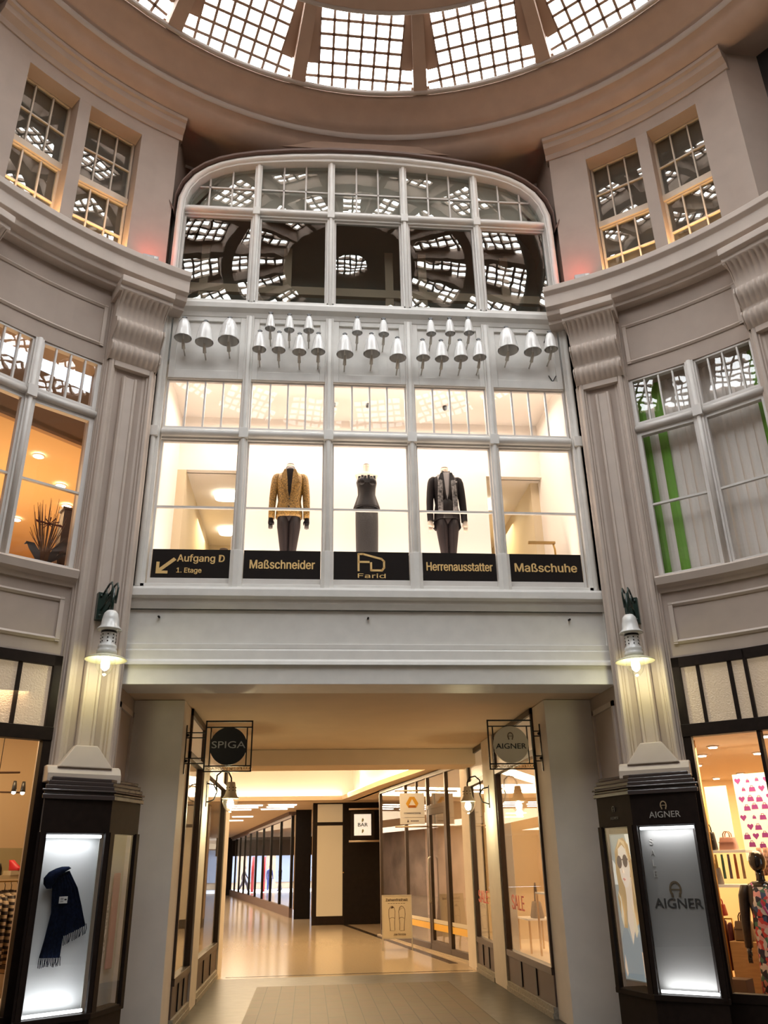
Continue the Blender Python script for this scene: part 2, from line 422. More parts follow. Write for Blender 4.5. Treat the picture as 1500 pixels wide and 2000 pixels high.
# moulding that tops the diagonal walls
top = [(6.0, 11.42), (5.86, 11.42), (5.84, 11.5), (5.76, 11.56), (5.74, 11.64), (5.70, 11.66), (5.70, 11.72), (6.0, 11.74)]
for s, nm in ((-1, 'left'), (1, 'right')):
    c = MB().arc(top, *sorted((s*27.6, s*53.9)), 16)
    struct('cornice', c, M_TAUPE, f'small moulding along the top of the {nm} upper wall', 'cornice')

# ring under the dome
ring = [(6.45, 11.74), (5.92, 11.74), (5.88, 11.71), (5.80, 11.70), (5.70, 11.73), (5.61, 11.80), (5.57, 11.88), (5.55, 11.96),
        (5.50, 11.97), (5.47, 12.00), (5.47, 12.05), (5.50, 12.08), (5.43, 12.11), (5.38, 12.18), (5.30, 12.32), (5.20, 12.42), (5.12, 12.47),
        (5.28, 12.75), (6.45, 12.75)]
c = MB().lathe(ring+[ring[0]], (0, -5.3), 96)
struct('cornice', c, M_DOME, 'round moulded ring on which the glass dome sits', 'cornice')
c = MB().lathe([(5.485, 11.975), (5.455, 12.005), (5.455, 12.055), (5.49, 12.085)], (0, -5.3), 96)
struct('trim', c, mat('pale_ring_band', (.50, .46, .43), .6), 'pale band running round the ring below the dome', 'moulding')
# niche ceiling above the arched window
c = MB().box(-3.3, 3.3, .2, 1.25, 11.76, 11.9).box(-3.3, 3.3, 1.05, 1.25, 8.6, 11.9)
struct('ceiling', c, M_DOME, 'dark soffit of the recess above the arched window', 'ceiling')

# ================================================================== DOME
RS, ZC = 10.1, 3.78
def dz(r, R=RS): return ZC+math.sqrt(R*R-r*r)
NP_, OFF = 17, -1.4
PITCH = 360/NP_
d = MB()
rows = [(5.12, 4.13), (3.86, 2.80), (2.55, 1.45)]
def shell(r0, r1, n=4):
    a = [(r0+(r1-r0)*i/n) for i in range(n+1)]
    return [(r, dz(r)) for r in a]+[(r*(1+.3/RS), dz(r)+.3) for r in reversed(a)]
for i in range(NP_):
    ac = OFF+PITCH*(i+.5)
    for (r0, r1), hw in zip(rows, (1.18, 1.35, 1.6)): d.arc(shell(r0, r1), ac-hw, ac+hw, 1)
for r0, r1 in ((4.13, 3.86), (2.80, 2.55), (1.45, .40)): 
    p = shell(r0, r1, 3); d.lathe(p+[p[0]], (0, -5.3), 68)
struct('ceiling', d, M_DOME, 'ribs and rings of the shallow plaster dome', 'dome')
t = MB()
for r in (5.10, 4.15, 3.84):
    z = dz(r); t.lathe([(r+.02, z-.01), (r-.02, z-.035), (r-.035, z), (r-.03, z+.05)], (0, -5.3), 96)
struct('trim', t, mat('pale_dome_edge', (.50, .46, .43), .6), 'pale edging along the openings of the dome', 'moulding')

def dome_window(i, row, parent_mesh=None):
    r0, r1 = rows[row]; hw = (1.18, 1.35, 1.6)[row]
    ac = OFF+PITCH*i; half = PITCH/2-hw
    s0, s1 = math.asin(r0/RS), math.asin(r1/RS); R = RS+.24
    L = R*(s0-s1); sm = (s0+s1)/2
    rm = R*sin(sm); zm = ZC+R*cos(sm)
    # local frame: x tangential, y up the slope, z outward normal
    a = rad(ac)
    ez = Vector((sin(a)*sin(sm), cos(a)*sin(sm), cos(sm))); ey = Vector((-sin(a)*cos(sm), -cos(a)*cos(sm), sin(sm))); ex = ey.cross(ez)
    M = Matrix((ex, ey, ez)).transposed().to_4x4(); M.translation = (rm*sin(a), -5.3+rm*cos(a), zm)
    root = bpy.data.objects.new('window_1', None); COL.objects.link(root); root.matrix_world = M
    nrow = ('lowest', 'middle', 'top')[row]
    tag(root, f'glass grid panel of the dome in its {nrow} ring', 'skylight', f'skylights of the {nrow} dome ring', 'structure')
    hb = r0*1.02*sin(rad(half)); ht = r1*1.02*sin(rad(half))
    nr = 6; nc = 8 if row == 0 else (6 if row == 1 else 4); ch = L/nr; cw = (2*hb-.04)/nc
    g = MB(); fr = MB(); b = .019
    hws = lambda y: hb+(ht-hb)*(y+L/2)/L
    for k in range(nc+1):
        x = -hb+.02+k*cw; ytop = L/2 if abs(x) <= ht else -L/2+L*(hb-abs(x))/(hb-ht)
        if ytop > -L/2+.05: g.box(x-b, x+b, -L/2, ytop, -.05, .0)
    for j in range(nr+1):
        y = -L/2+j*ch; h = hws(y); g.box(-h, h, y-b, y+b, -.05, 0)
    for j in range(nr):
        for k in range(nc):
            x0 = -hb+.02+k*cw; x1 = x0+cw; y1 = -L/2+(j+1)*ch
            if max(abs(x0), abs(x1)) > hws(y1)+.055: fr.box(x0, x1, y1-ch, y1, -.055, .0)
    M_BAR = mat('dome_glazing_bar', (.34, .24, .18), .6)
    g.build('glazing_grid', M_BAR, root)
    if fr.v: fr.build('blind_corner', M_BAR, root)
    MB().poly([(-hb-.05, -L/2-.02, .02), (hb+.05, -L/2-.02, .02), (ht+.05, L/2+.02, .02), (-ht-.05, L/2+.02, .02)]).build('pane', M_SKY, root, recalc=False)
    return root
protos = [dome_window(0, r) for r in range(3)]
for row in range(3):
    for i in range(1, NP_):
        c = copy_tree(protos[row]); c.matrix_world = Matrix.Translation((0, -5.3, 0)) @ Matrix.Rotation(-rad(PITCH*i), 4, 'Z') @ Matrix.Translation((0, 5.3, 0)) @ protos[row].matrix_world
oc = bpy.data.objects.new('window_1', None); COL.objects.link(oc); oc.location = (0, -5.3, dz(.4)+.1); tag(oc, 'small round glazed eye at the crown of the dome', 'skylight', None, 'structure')
MB().box(-.45, .45, -.45, .45, .05, .06).build('pane', M_SKY, oc)
g_ = MB()
for q in range(-3, 4): g_.box(q*.13-.015, q*.13+.015, -.45, .45, 0, .04).box(-.45, .45, q*.13-.015, q*.13+.015, 0, .04)
g_.build('glazing_grid', MATS['dome_glazing_bar'], oc)
c = MB().lathe([(6.6, 11.7), (6.6, 13.3), (5.0, 14.6), (3, 15.2), (.01, 15.4)], (0, -5.3), 48)
struct('roof', c, M_SHOPW, 'outer roof over the rotunda dome', 'roof')

# ================================================================== PILASTERS
def pilaster(ang, lab):
    x, y, _ = polar(ang, 5.72)
    root = thing('column', lab, 'pilaster', (x, y, 0), -rad(ang), 'fluted pilasters round the rotunda', 'structure')
    s = MB()
    z0, z1 = 2.46, 7.36
    s.prism([(-.335, .14), (-.335, .10), (-.318, .085), (-.305, .085), (-.298, .055), (-.285, .055), (-.278, .02), (-.25, .0), (-.222, .012), (-.215, .04), (-.20, .04), (-.19, .07), (-.15, .08),
             (.15, .08), (.19, .07), (.20, .04), (.215, .04), (.222, .012), (.25, 0), (.278, .02), (.285, .055), (.298, .055), (.305, .085), (.318, .085), (.335, .10), (.335, .14)], z0, z1, 'z')
    s.box(-.22, .22, .006, .1, 7.27, z1)
    s.build('shaft', M_TAUPE2, root, .004)
    MB().prism([(-.095, .09), (-.095, .045), (-.08, .02), (-.055, .02), (-.05, .04), (.05, .04), (.055, .02), (.08, .02), (.095, .045), (.095, .09)], 2.7, 7.17, 'z').build('centre_rib', M_TAUPE2, root, .005)
    # console capital: reeded scrolls under a stepped abacus
    prof = [(7.34, .03), (7.37, .06), (7.42, .11), (7.50, .13), (7.56, .10), (7.59, .06), (7.62, .075), (7.70, .14), (7.78, .19), (7.86, .17), (7.90, .10),
            (7.93, .10), (8.02, .12), (8.10, .16), (8.17, .23), (8.20, .26)]
    amp = [0, .004, .014, .016, .01, 0, 0, .012, .02, .016, .0, 0, .006, .012, .018, .01]
    n = 77; W = .305; v = []; fc = []
    for i in range(n+1):
        X = -W+2*W*i/n; k = abs(sin(PI*9*(i/n)))
        for (z, dd), am in zip(prof, amp): v.append((X, -(dd*1.12-.04)+am*(1-k)*2.6, z))
    P = len(prof)
    for i in range(n):
        for q in range(P-1): fc.append((i*P+q, (i+1)*P+q, (i+1)*P+q+1, i*P+q+1))
    c = MB().add(v, fc, 0, True)
    side = [(-(dd*1.12-.04), z) for z, dd in prof]+[(.14, 8.20), (.14, 7.34)]
    c.prism(side, -W, -W+.012, 'x').prism(side, W-.012, W, 'x')
    c.build('capital', M_TAUPE2, root, recalc=True)
    MB().prism([(.14, 8.19), (-.22, 8.19), (-.24, 8.22), (-.24, 8.27), (-.30, 8.29), (-.30, 8.38), (.14, 8.38)], -.34, .34, 'x').build('abacus', M_TAUPE2, root, .006)
    b = MB().prism([(.14, 2.44), (-.11, 2.44), (-.11, 2.52), (-.07, 2.58), (-.02, 2.6), (.14, 2.6)], -.36, .36, 'x')
    b.add([(-.27, -.10, 2.58), (.27, -.10, 2.58), (.27, .05, 2.58), (-.27, .05, 2.58), (-.11, -.05, 2.80), (.11, -.05, 2.80), (.11, .05, 2.80), (-.11, .05, 2.80)],
          [(0, 1, 5, 4), (1, 2, 6, 5), (2, 3, 7, 6), (3, 0, 4, 7), (4, 5, 6, 7), (0, 3, 2, 1)])
    b.build('base', M_TAUPE2, root, .01)
    return root
pilaster(-31, 'fluted taupe pilaster left of the tailor shop front, above the scarf showcase')
pilaster(31, 'fluted taupe pilaster right of the tailor shop front, above the poster showcase')
pilaster(52.3, 'fluted taupe pilaster at the far right beyond the green striped blinds')
pilaster(-52.3, 'fluted taupe pilaster at the far left beyond the orange lit window')

# ================================================================== FACADE OVER THE PASSAGE
P = 1.0594
b = MB()
b.box(-2.82, 2.82, -.02, .5, 3.50, 3.71); b.box(-2.82, 2.82, .03, .5, 3.71, 4.46)
b.prism([(.03, 3.71), (-.06, 3.71), (-.05, 3.75), (-.01, 3.78), (-.01, 3.88), (.0, 3.90), (.03, 3.90)], -2.82, 2.82, 'x')
b.frame(-2.82, 2.82, 3.90, 4.40, .07, .0, .04, 0, .06, .04)
b.prism([(.1, 4.36), (-.01, 4.36), (-.04, 4.42), (-.045, 4.47), (-.10, 4.49), (-.10, 4.57), (-.09, 4.60), (.1, 4.62)], -2.82, 2.82, 'x')
o = b.build('beam', M_WHITE, None, .004)
tag(o, 'broad white panelled beam over the passage mouth', 'beam', None, 'structure')
for x in (-2.42, -.05, 2.33):
    MB().tube([(x, .04, 4.27), (x, -.02, 4.265)], .012, 8).build('bolt', M_BRONZE, o)

fr = MB()
for k in range(6):                                                     # posts between the bays
    x = (k-2.5)*P
    hw = .052 if 0 < k < 5 else .075
    xx = x if 0 < k < 5 else x+(.045 if k == 5 else -.045)
    fr.box(xx-hw, xx+hw, -.02, .13, 4.60, 8.45)
    fr.tube([(xx, -.02, 4.62), (xx, -.02, 8.40)], .034, 10)
    if 0 < k < 5: fr.prism([(xx-.075, .1), (xx-.075, -.03), (xx-.03, -.06), (xx+.03, -.06), (xx+.075, -.03), (xx+.075, .1)], 4.60, 5.07, 'z')
    fr.box(xx-.058, xx+.058, -.066, .1, 6.56, 6.70)
for k in range(5):
    x0, x1 = (k-3+.5)*P+.05, (k-2+.5)*P-.05
    fr.box(x0, x1, .006, .13, 6.55, 6.72); fr.tube([(x0, -.005, 6.63), (x1, -.005, 6.63)], .055, 12)
    fr.box(x0, x1, .012, .13, 7.43, 7.57)
    fr.box(x0, x1, .03, .13, 7.56, 8.45)                                # bell panels
    c = (k-2)*P; fr.frame(x0, x1, 7.44, 8.42, .075, .0, .04, 0, .12, .09)
fr.box(-2.82, -2.66, -.02, .3, 4.6, 8.6); fr.box(2.66, 2.82, -.02, .3, 4.6, 8.6)
fr.box(-2.8, 2.8, -.02, .13, 4.60, 4.66)
fr.prism([(.13, 8.40), (-.01, 8.40), (-.03, 8.46), (-.09, 8.50), (-.10, 8.57), (-.05, 8.60), (-.04, 8.64), (.13, 8.66)], -2.75, 2.75, 'x')
struct('trim', fr, M_WHITE, 'white timber framework of the tailor shop front with posts and bell panels', 'shop front frame', .004)

def shop_window(k):
    c = (k-2)*P
    root = thing('window_1', f'tall lit window of the tailor shop front, bay {"left end,left inner,middle,right inner,right end".split(",")[k]}', 'window', (c, .05, 4.66), 0, None, 'structure')
    f = MB()
    f.frame(-.49, .49, 0, 1.90, .032, -.01, .04, 0, .085, .03)
    f.frame(-.49, .49, 2.05, 2.79, .032, -.01, .04, 0, .04, .04)
    f.build('frame', M_WINF, root, .003)
    MB().box(-.458, .458, -.005, .03, .975, 1.0).build('glazing_bar', M_WINF, root)
    mu = MB()
    for i in (-1, 0, 1): mu.box(i*.229-.011, i*.229+.011, -.005, .03, 2.09, 2.75)
    mu.build('muntin', M_WINF, root)
    MB().box(-.46, .46, .014, .018, .08, 1.88).box(-.46, .46, .014, .018, 2.08, 2.76).build('pane', M_GLASS, root)
for k in range(5): shop_window(k)

# arched upper window ---------------------------------------------------
OUT = [(2.70, 8.62), (2.70, 9.6), (2.70, 10.1), (2.69, 10.38), (2.62, 10.62), (2.50, 10.82), (2.33, 10.98), (2.13, 11.10), (1.90, 11.185), (1.60, 11.26), (1.08, 11.34), (.55, 11.39), (0, 11.405)]
INN = [(2.60, 8.62), (2.60, 9.6), (2.60, 10.1), (2.585, 10.36), (2.525, 10.56), (2.42, 10.73), (2.27, 10.87), (2.09, 10.97), (1.88, 11.045), (1.58, 11.11), (1.08, 11.175), (.55, 11.215), (0, 11.228)]
full = lambda h: [(-x, z) for x, z in h]+[(x, z) for x, z in reversed(h[:-1])]
o_, i_ = full(OUT), full(INN)
fr = MB(); n = len(o_); v = []
for y in (-.07, .12):
    v += [(x, y, z) for x, z in o_]+[(x, y, z) for x, z in i_]
F = []
for q in range(n-1):
    F += [(q, q+1, n+q+1, n+q), (2*n+q, 3*n+q, 3*n+q+1, 2*n+q+1), (q, 2*n+q, 2*n+q+1, q+1), (n+q, n+q+1, 3*n+q+1, 3*n+q)]
fr.add(v, F)
fr.tube([((x+a)/2, -.07, (z+c)/2) for (x, z), (a, c) in zip(o_, i_)], .04, 10)
def arch_z(x):
    x = abs(x); h = INN[2:]
    for (xa, za), (xb, zb) in zip(h, h[1:]):
        if xb <= x <= xa: return za+(zb-za)*(xa-x)/(xa-xb) if xa != xb else zb
    return 10.1
for k in range(1, 5):
    x = (k-2.5)*P; fr.box(x-.05, x+.05, -.02, .1, 8.62, arch_z(x)+.05); fr.tube([(x, -.02, 8.64), (x, -.02, arch_z(x))], .03, 10)
    fr.box(x-.05, x+.05, -.06, .1, 10.16, 10.29)
for k in range(5):
    x0 = max(-2.61, (k-2.5)*P+.05); x1 = min(2.61, (k-1.5)*P-.05)
    fr.box(x0, x1, .0, .1, 10.16, 10.30); fr.tube([(x0, -.01, 10.235), (x1, -.01, 10.235)], .045, 10)
fr.box(-2.62, 2.62, -.02, .1, 8.62, 8.68)
struct('trim', fr, M_WHITE, 'white timber frame of the arched upper window', 'window frame', .003)
rf = MB(); v = []
up = [(x*1.012, z+.03) for x, z in o_[2:-2]]; up = [(-2.80, 10.28)]+up+[(2.80, 10.28)]
lo = [(x, z-.035) for x, z in up]; m_ = len(up)
for y in (-.13, 1.2): v += [(x, y, z) for x, z in up]+[(x, y, z) for x, z in lo]
F = []
for q in range(m_-1): F += [(q, q+1, m_+q+1, m_+q), (2*m_+q, 3*m_+q, 3*m_+q+1, 2*m_+q+1), (q, 2*m_+q, 2*m_+q+1, q+1), (m_+q, m_+q+1, 3*m_+q+1, 3*m_+q)]
rf.add(v, F)
struct('roof', rf, mat('brown_roof_sheet', (.16, .10, .08), .6), 'thin curved sheet roof over the arched window', 'roof')

M_GREYB = mat('grey_blind_cloth', (.55, .51, .47), .9)
for k in range(5):
    c = (k-2)*P; x0 = max(-2.60, c-P/2+.05); x1 = min(2.60, c+P/2-.05)
    root = thing('window_2', f'dark mirror-like pane set of the arched window, bay {"left end,left inner,middle,right inner,right end".split(",")[k]}', 'window', (c, .04, 8.66), 0, None, 'structure')
    f = MB(); X0, X1 = x0-c, x1-c
    f.frame(X0, X1, .02, 1.50, .028, -.01, .035, 0, .035, .028)
    f.frame(X0, X1, 1.64, 1.69, .02, -.01, .035)
    f.build('frame', M_WINF, root, .003)
    MB().box(X0, X1, .012, .016, .03, 1.49).build('pane', M_OLDG, root)
    xs = [x0+(x1-x0)*i/16 for i in range(17)]
    MB().prism([(x0-c, 1.66)]+[(x1-c, 1.66)]+[(x-c, arch_z(x)-8.66+.02) for x in reversed(xs)], .012, .016, 'y').build('pane', M_OLDG, root)
    mu = MB()
    for i in (1, 2):
        x = x0+(x1-x0)*i/3; mu.box(x-c-.011, x-c+.011, -.005, .03, 1.66, arch_z(x)-8.66)
    xa, xb = x0, x1
    if k in (0, 4):
        xe = 2.42 if k == 4 else -2.42
        xa, xb = (xe, x1) if k == 0 else (x0, xe)
    mu.box(xa-c, xb-c, -.005, .03, 2.03, 2.052)
    mu.build('muntin', M_WINF, root)
    xs2 = [(x-c, arch_z(x)-8.66) for x in reversed(xs)]
    MB().prism([(x0-c, 1.6), (x1-c, 1.6)]+xs2, .075, .085, 'y').build('blind', M_GREYB, root)
# dim room behind the arch, plus added brown bars imitating mirrored frames
r_ = MB().box(-2.75, 2.75, .95, 1.0, 8.5, 11.0).box(-2.6, 2.6, .55, .62, 9.26, 9.40, 1)
for x in (-2.35, -1.15, .35, .85, 2.1): r_.box(x-.06, x+.06, .56, .61, 8.62, 10.1, 1)
r_.box(-2.75, 2.75, .12, 1.0, 8.55, 8.62).box(-2.78, -2.72, .12, 1, 8.6, 10.2).box(2.72, 2.78, .12, 1, 8.6, 10.2)
struct('wall', r_, [mat('dim_room_wall', (.16, .17, .155), .8), mat('mirrored_frame_brown', (.42, .33, .25), .7)], 'dim wall of the room behind the arched window', 'wall')

# ------------------------------------------------------------------ tailor shop interior
w = MB()
w.box(-2.70, -2.64, .16, 4.6, 4.5, 7.72); w.box(2.64, 2.70, .16, 4.6, 4.5, 7.72)
w.box(-2.70, 2.70, 1.5, 1.62, 6.86, 7.72)                        # bulkhead
w.box(-2.70, 2.70, 4.5, 4.6, 4.5, 6.9, 1); w.box(-2.64, -2.52, 1.5, 4.5, 4.5, 6.86, 1); w.box(2.52, 2.64, 1.7, 4.5, 4.5, 6.86, 1)
w.box(-1.95, -1.55, 2.6, 2.75, 4.5, 6.30, 0)
w.build('wall_back', [M_SHOPW, M_SHOPT]); tag(bpy.data.objects['wall_back.001'], 'bright walls of the tailor shop behind its windows', 'wall', None, 'structure')
c = MB().box(-2.7, 2.7, .14, 1.6, 7.72, 7.8).box(-2.7, 2.7, 1.6, 4.6, 6.86, 6.95)
struct('ceiling', c, M_SHOPW, 'ceiling of the tailor shop', 'ceiling')
c = MB().box(-2.7, 2.7, .14, 4.6, 4.5, 4.62)
struct('floor', c, M_SHOPT, 'floor of the tailor shop', 'floor')
w = MB().box(-1.70, 1.75, 1.25, 1.31, 4.62, 6.90)
struct('partition_wall', w, M_SHOPW, 'white display partition behind the three dressed mannequins', 'partition')

# ------------------------------------------------------------------ curved wall windows
def casement(ang, name, lab, hw=.345):
    x, y, _ = polar(ang, 5.86)
    root = thing(name, lab, 'window', (x, y, 4.62), -rad(ang), None, 'structure')
    f = MB().frame(-hw, hw, 0, 1.90, .035, -.02, .05, 0, .06, .035).frame(-hw, hw, 2.03, 2.68, .03, -.02, .05)
    f.build('frame', M_WINF, root, .003)
    t = MB().box(-hw-.02, hw+.02, -.02, .06, 1.89, 2.03).tube([(-hw-.02, -.03, 1.96), (hw+.02, -.03, 1.96)], .045, 10)
    t.build('transom', M_WINF, root)
    MB().box(-hw, hw, -.012, .03, .925, .95).build('glazing_bar', M_WINF, root)
    mu = MB()
    for i in (-1, 0, 1): mu.box(i*hw*.5-.01, i*hw*.5+.01, -.012, .03, 2.05, 2.66)
    mu.build('muntin', M_WINF, root)
    MB().box(-hw+.02, hw-.02, .014, .018, .04, 1.88).box(-hw+.02, hw-.02, .014, .018, 2.05, 2.66).build('pane', M_GLASS2, root)
    return root
M_GLASS2 = glass('side_pane', refl=.035, wobble=.0012, wscale=3.0)
for s, nm in ((-1, 'left'), (1, 'right')):
    for j, a in enumerate((37.9, 45.6)):
        casement(s*a, 'window_3', f'first floor casement on the {nm} curved wall, {("next to","away from")[j]} the pilaster', .350)
    x, y, _ = polar(s*41.75, 5.86)
    p = MB(); p.T = Matrix.Translation((x, y, 0)) @ Matrix.Rotation(-rad(s*41.75), 4, 'Z')
    p.box(-.05, .05, -.04, .07, 4.62, 7.3); p.tube([(0, -.04, 4.63), (0, -.04, 7.3)], .03, 10); p.box(-.055, .055, -.085, .05, 6.52, 6.66)
    for a in (34.05, 49.45):
        x, y, _ = polar(s*a, 5.86); p.T = Matrix.Translation((x, y, 0)) @ Matrix.Rotation(-rad(s*a), 4, 'Z'); p.box(-.05, .05, -.01, .1, 4.62, 7.3)
    struct('trim', p, M_WINF, f'pale posts of the {nm} first floor window', 'window frame')

def upper_casement(ang, lab):
    x, y, _ = polar(ang, 6.12)
    root = thing('window_4', lab, 'window', (x, y, 8.95), -rad(ang), None, 'structure'); hw = .375
    f = MB().frame(-hw, hw, 0, 1.12, .03, -.02, .04).frame(-hw, hw, 1.2, 2.26, .03, -.02, .04)
    f.box(-hw, hw, -.05, .04, 1.11, 1.21); f.build('frame', M_UPF, root, .003)
    mu = MB()
    for i in (-1, 1):
        mu.box(i*.125-.010, i*.125+.010, -.012, .03, .03, 1.1); mu.box(i*.125-.010, i*.125+.010, -.012, .03, 1.22, 2.24)
    mu.box(-hw, hw, -.012, .03, .55, .57); mu.box(-hw, hw, -.012, .03, 1.72, 1.74)
    mu.build('muntin', M_UPF, root)
    MB().box(-hw+.01, hw-.01, .012, .016, .02, 2.25).build('pane', M_OLDG, root)
    MB().box(-hw, hw, .06, .07, .0, 2.26).build('blind', M_BLIND2, root)
M_BLIND2 = mat('taupe_blind_cloth', (.20, .17, .15), .9)
M_UPF = mat('upper_window_paint', (.62, .54, .44), .45)
for s, nm in ((-1, 'left'), (1, 'right')):
    for j, a in enumerate((36.8, 45.5)):
        upper_casement(s*a, f'small paned upper window in the {nm} curved wall, {("next to","away from")[j]} the recess of the arch')

# rooms behind the first floor side windows
def room(s, nm, m, mc):
    w = MB()
    X = lambda x: s*x
    bx = lambda x0, x1, *r: w.box(*sorted((X(x0), X(x1))), *r)
    bx(3.30, 3.36, 1.4, 5.5, 4.5, 7.5); bx(8.2, 8.3, -4, 5.5, 4.5, 7.5); bx(3.3, 8.3, 5.4, 5.5, 4.5, 7.5)
    w.build('wall_'+nm, m); tag(bpy.data.objects['wall_'+nm+'.001'], f'inner walls of the room behind the {nm} first floor window', 'wall', None, 'structure')
    c = MB(); 
    c.prism([(X(3.3), 1.0), (X(4.45), -.25), (X(8.3), -4.2), (X(8.3), 5.5), (X(3.3), 5.5)], 6.74, 6.8, 'z')
    struct('ceiling', c, mc, f'ceiling of the room behind the {nm} first floor window', 'ceiling')
    c = MB().prism([(X(3.4), .9), (X(5.05), -1.15), (X(8.3), -4.2), (X(8.3), 5.5), (X(3.4), 5.5)], 4.4, 4.5, 'z'); struct('floor', c, m, f'floor of the room behind the {nm} first floor window', 'floor')
    b = MB(); a = Vector((X(3.3), 1.0)); d = Vector((X(4.45), -.25)); b.prism([a[:], d[:], (X(8.3), -4.2), (X(8.36), -4.1), (d.x+X(.05), d.y+.06), (a.x+X(.05), a.y+.06)], 6.70, 7.5, 'z')
    struct('wall', b, mat('brown_bulkhead', (.34, .22, .13), .8), f'brown bulkhead above the {nm} first floor window', 'wall')
room(-1, 'left', M_ORANGE, M_ORANGE); room(1, 'right', M_SHOPT, M_SHOPW)
# ================================================================== PASSAGE
c = MB().box(-3.3, 3.3, .495, 6.1, 3.505, 3.62)
struct('ceiling', c, M_CEILP, 'plain plaster ceiling of the passage', 'ceiling')
def passage_side(s, nm):
    X = lambda a, b: sorted((s*a, s*b))
    w = MB(); w.box(*X(2.19, 2.80), .92, 1.50, 0, 3.5)
    struct('column', w, M_CREAM, f'broad pale pier at the {nm} of the passage mouth', 'pier', .006)
    t = MB()
    # sunk panel on the splay beside the pier
    for z0, z1, y0, y1 in ((.3, .36, .1, .84), (3.28, 3.34, .1, .84), (.3, 3.34, .1, .15), (.3, 3.34, .79, .84)): t.box(*X(2.755, 2.785), y0, y1, z0, z1)
    struct('trim', t, M_TAUPE2, f'panel moulding beside the {nm} pier', 'moulding')
    if s > 0: cols = ((3.88, 4.72), (6.15, 6.9)); wins = ((1.50, 3.88), (4.72, 6.15))
    else: cols = ((2.86, 3.52), (6.32, 7.05)); wins = ((1.50, 2.86), (3.52, 6.32))
    for j, (y0, y1) in enumerate(cols):
        w = MB().box(*X(2.14, 2.36), y0, y1, 0, 3.5); struct('column', w, M_CREAM, f'narrow beige pillar between the {nm} passage windows' if j == 0 else f'beige end pillar of the {nm} passage side', 'pillar', .005)
    for j, (y0, y1) in enumerate(wins):
        L = y1-y0
        root = thing('window_5', f'{nm} passage shop window {("nearest the pier","farthest into the passage")[j]}, in a dark frame', 'shop window', (s*2.2, y0, 0), PI/2, None, 'structure')
        # local x runs into the passage (+Y), local -y faces +X ; the glass sits at y=0
        f = MB(); f.box(0, L, -.04, .04, 3.42, 3.5); f.box(0, .05, -.04, .04, .5, 3.5); f.box(L-.05, L, -.04, .04, .5, 3.5)
        f.box(0, L, -.05, .05, .44, .52); f.box(0, L, -.05, .05, 2.90, 2.98)
        f.build('frame', M_BRONZEF, root, .003)
        b = MB().box(0, L, -.03, .03, .12, .44)
        for q in (.33, .66): b.box(L*q-.03, L*q+.03, -.045*1, .045, .14, .44, 1)
        b.build('base_panel', [mat('brown_base_panel', (.10, .065, .05), .5), M_BLACK], root)
        MB().box(-.0, L, -.07, .07, 0, .06).box(0, L, -.06, .06, .06, .12).build('stone_kerb', mat('speckled_kerb', (.30, .27, .22), .6, var=.3, scale=40), root)
        MB().box(.05, L-.05, -.003, .003, .52, 2.9).build('pane', M_PASSG, root)
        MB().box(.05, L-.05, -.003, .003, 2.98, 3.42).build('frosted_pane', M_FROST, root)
M_BRONZEF = mat('brown_shop_frame', (.055, .035, .025), .4, metal=.3)
M_PASSG = glass('passage_pane', refl=.08, power=3.5)
passage_side(-1, 'left'); passage_side(1, 'right')
b = MB().box(-2.2, 2.2, 5.55, 6.4, 3.24, 3.5)
struct('beam', b, M_CEILP, 'downstand beam at the inner end of the passage', 'beam')

# ================================================================== HALL BEHIND
h = MB()
h.prism([(2.55, 6.1), (1.95, 8.0), (1.05, 12.7), (.30, 17.4), (-12, 17.4), (-12, 56), (3.6, 56), (3.6, 6.1)], 3.5, 3.62, 'z')
h.box(-12, -3.6, 6.1, 17.4, 3.5, 3.62)
struct('ceiling', h, M_CEILP, 'lower ceiling of the hall round the bright cove', 'ceiling')
h = MB().box(-5.5, 3.6, 5.5, 19, 4.75, 4.85)
h.box(-3.7, -3.6, 6.1, 17.6, 3.5, 4.8).box(-5.5, 3.6, 6.0, 6.1, 3.5, 4.8)
h.prism([(2.9, 6.1), (2.3, 8.0), (1.4, 12.7), (.65, 17.8), (.75, 17.9), (1.5, 12.8), (2.4, 8.1), (3.0, 6.1)], 3.5, 4.8, 'z').box(-4, 1, 17.7, 17.8, 3.5, 4.8)
struct('ceiling', h, M_SHOPW, 'brightly lit recessed ceiling tray of the hall', 'ceiling')
def cove_tube(p, q, lab):
    MBt = MB().tube([p, q], .03, 8); o = MBt.build('cove_lamp', emis('cove_tube_glow', (1.0, .85, .60), 12))
    tag(o, lab, 'lamp')
cove_tube((-3.4, 17.55, 3.68), (.30, 17.55, 3.68), 'long light tube in the ceiling cove along the far edge')
cove_tube((.52, 17.3, 3.68), (2.15, 8.0, 3.68), 'long light tube in the ceiling cove along the bank side')
w = MB().box(-3.6, -3.5, 7.0, 60, 0, 3.6)
# shops fill the hall's left side only up to the corridor
w2 = MB().prism([(-2.36, 7.05), (-2.36, 7.4), (-3.5, 7.6), (-3.5, 7.05)], 0, 3.6, 'z')
struct('wall_left', w2, M_CREAM, 'beige wall end beyond the left passage pillar', 'wall')

w = MB().box(-12.2, -12, 6, 56, 0, 3.6).box(-12, -3.6, 6.0, 6.1, 0, 3.6); struct('wall_left', w, mat('hall_side_wall', (.70, .55, .43), .7, var=.35, scale=.8), 'distant warm side wall of the hall on the left', 'wall')
w = MB().box(3.6, 3.7, 6, 51, 0, 3.6); struct('wall_right', w, MATS['hall_side_wall'], 'warm side wall of the hall on the right behind the bar', 'wall')
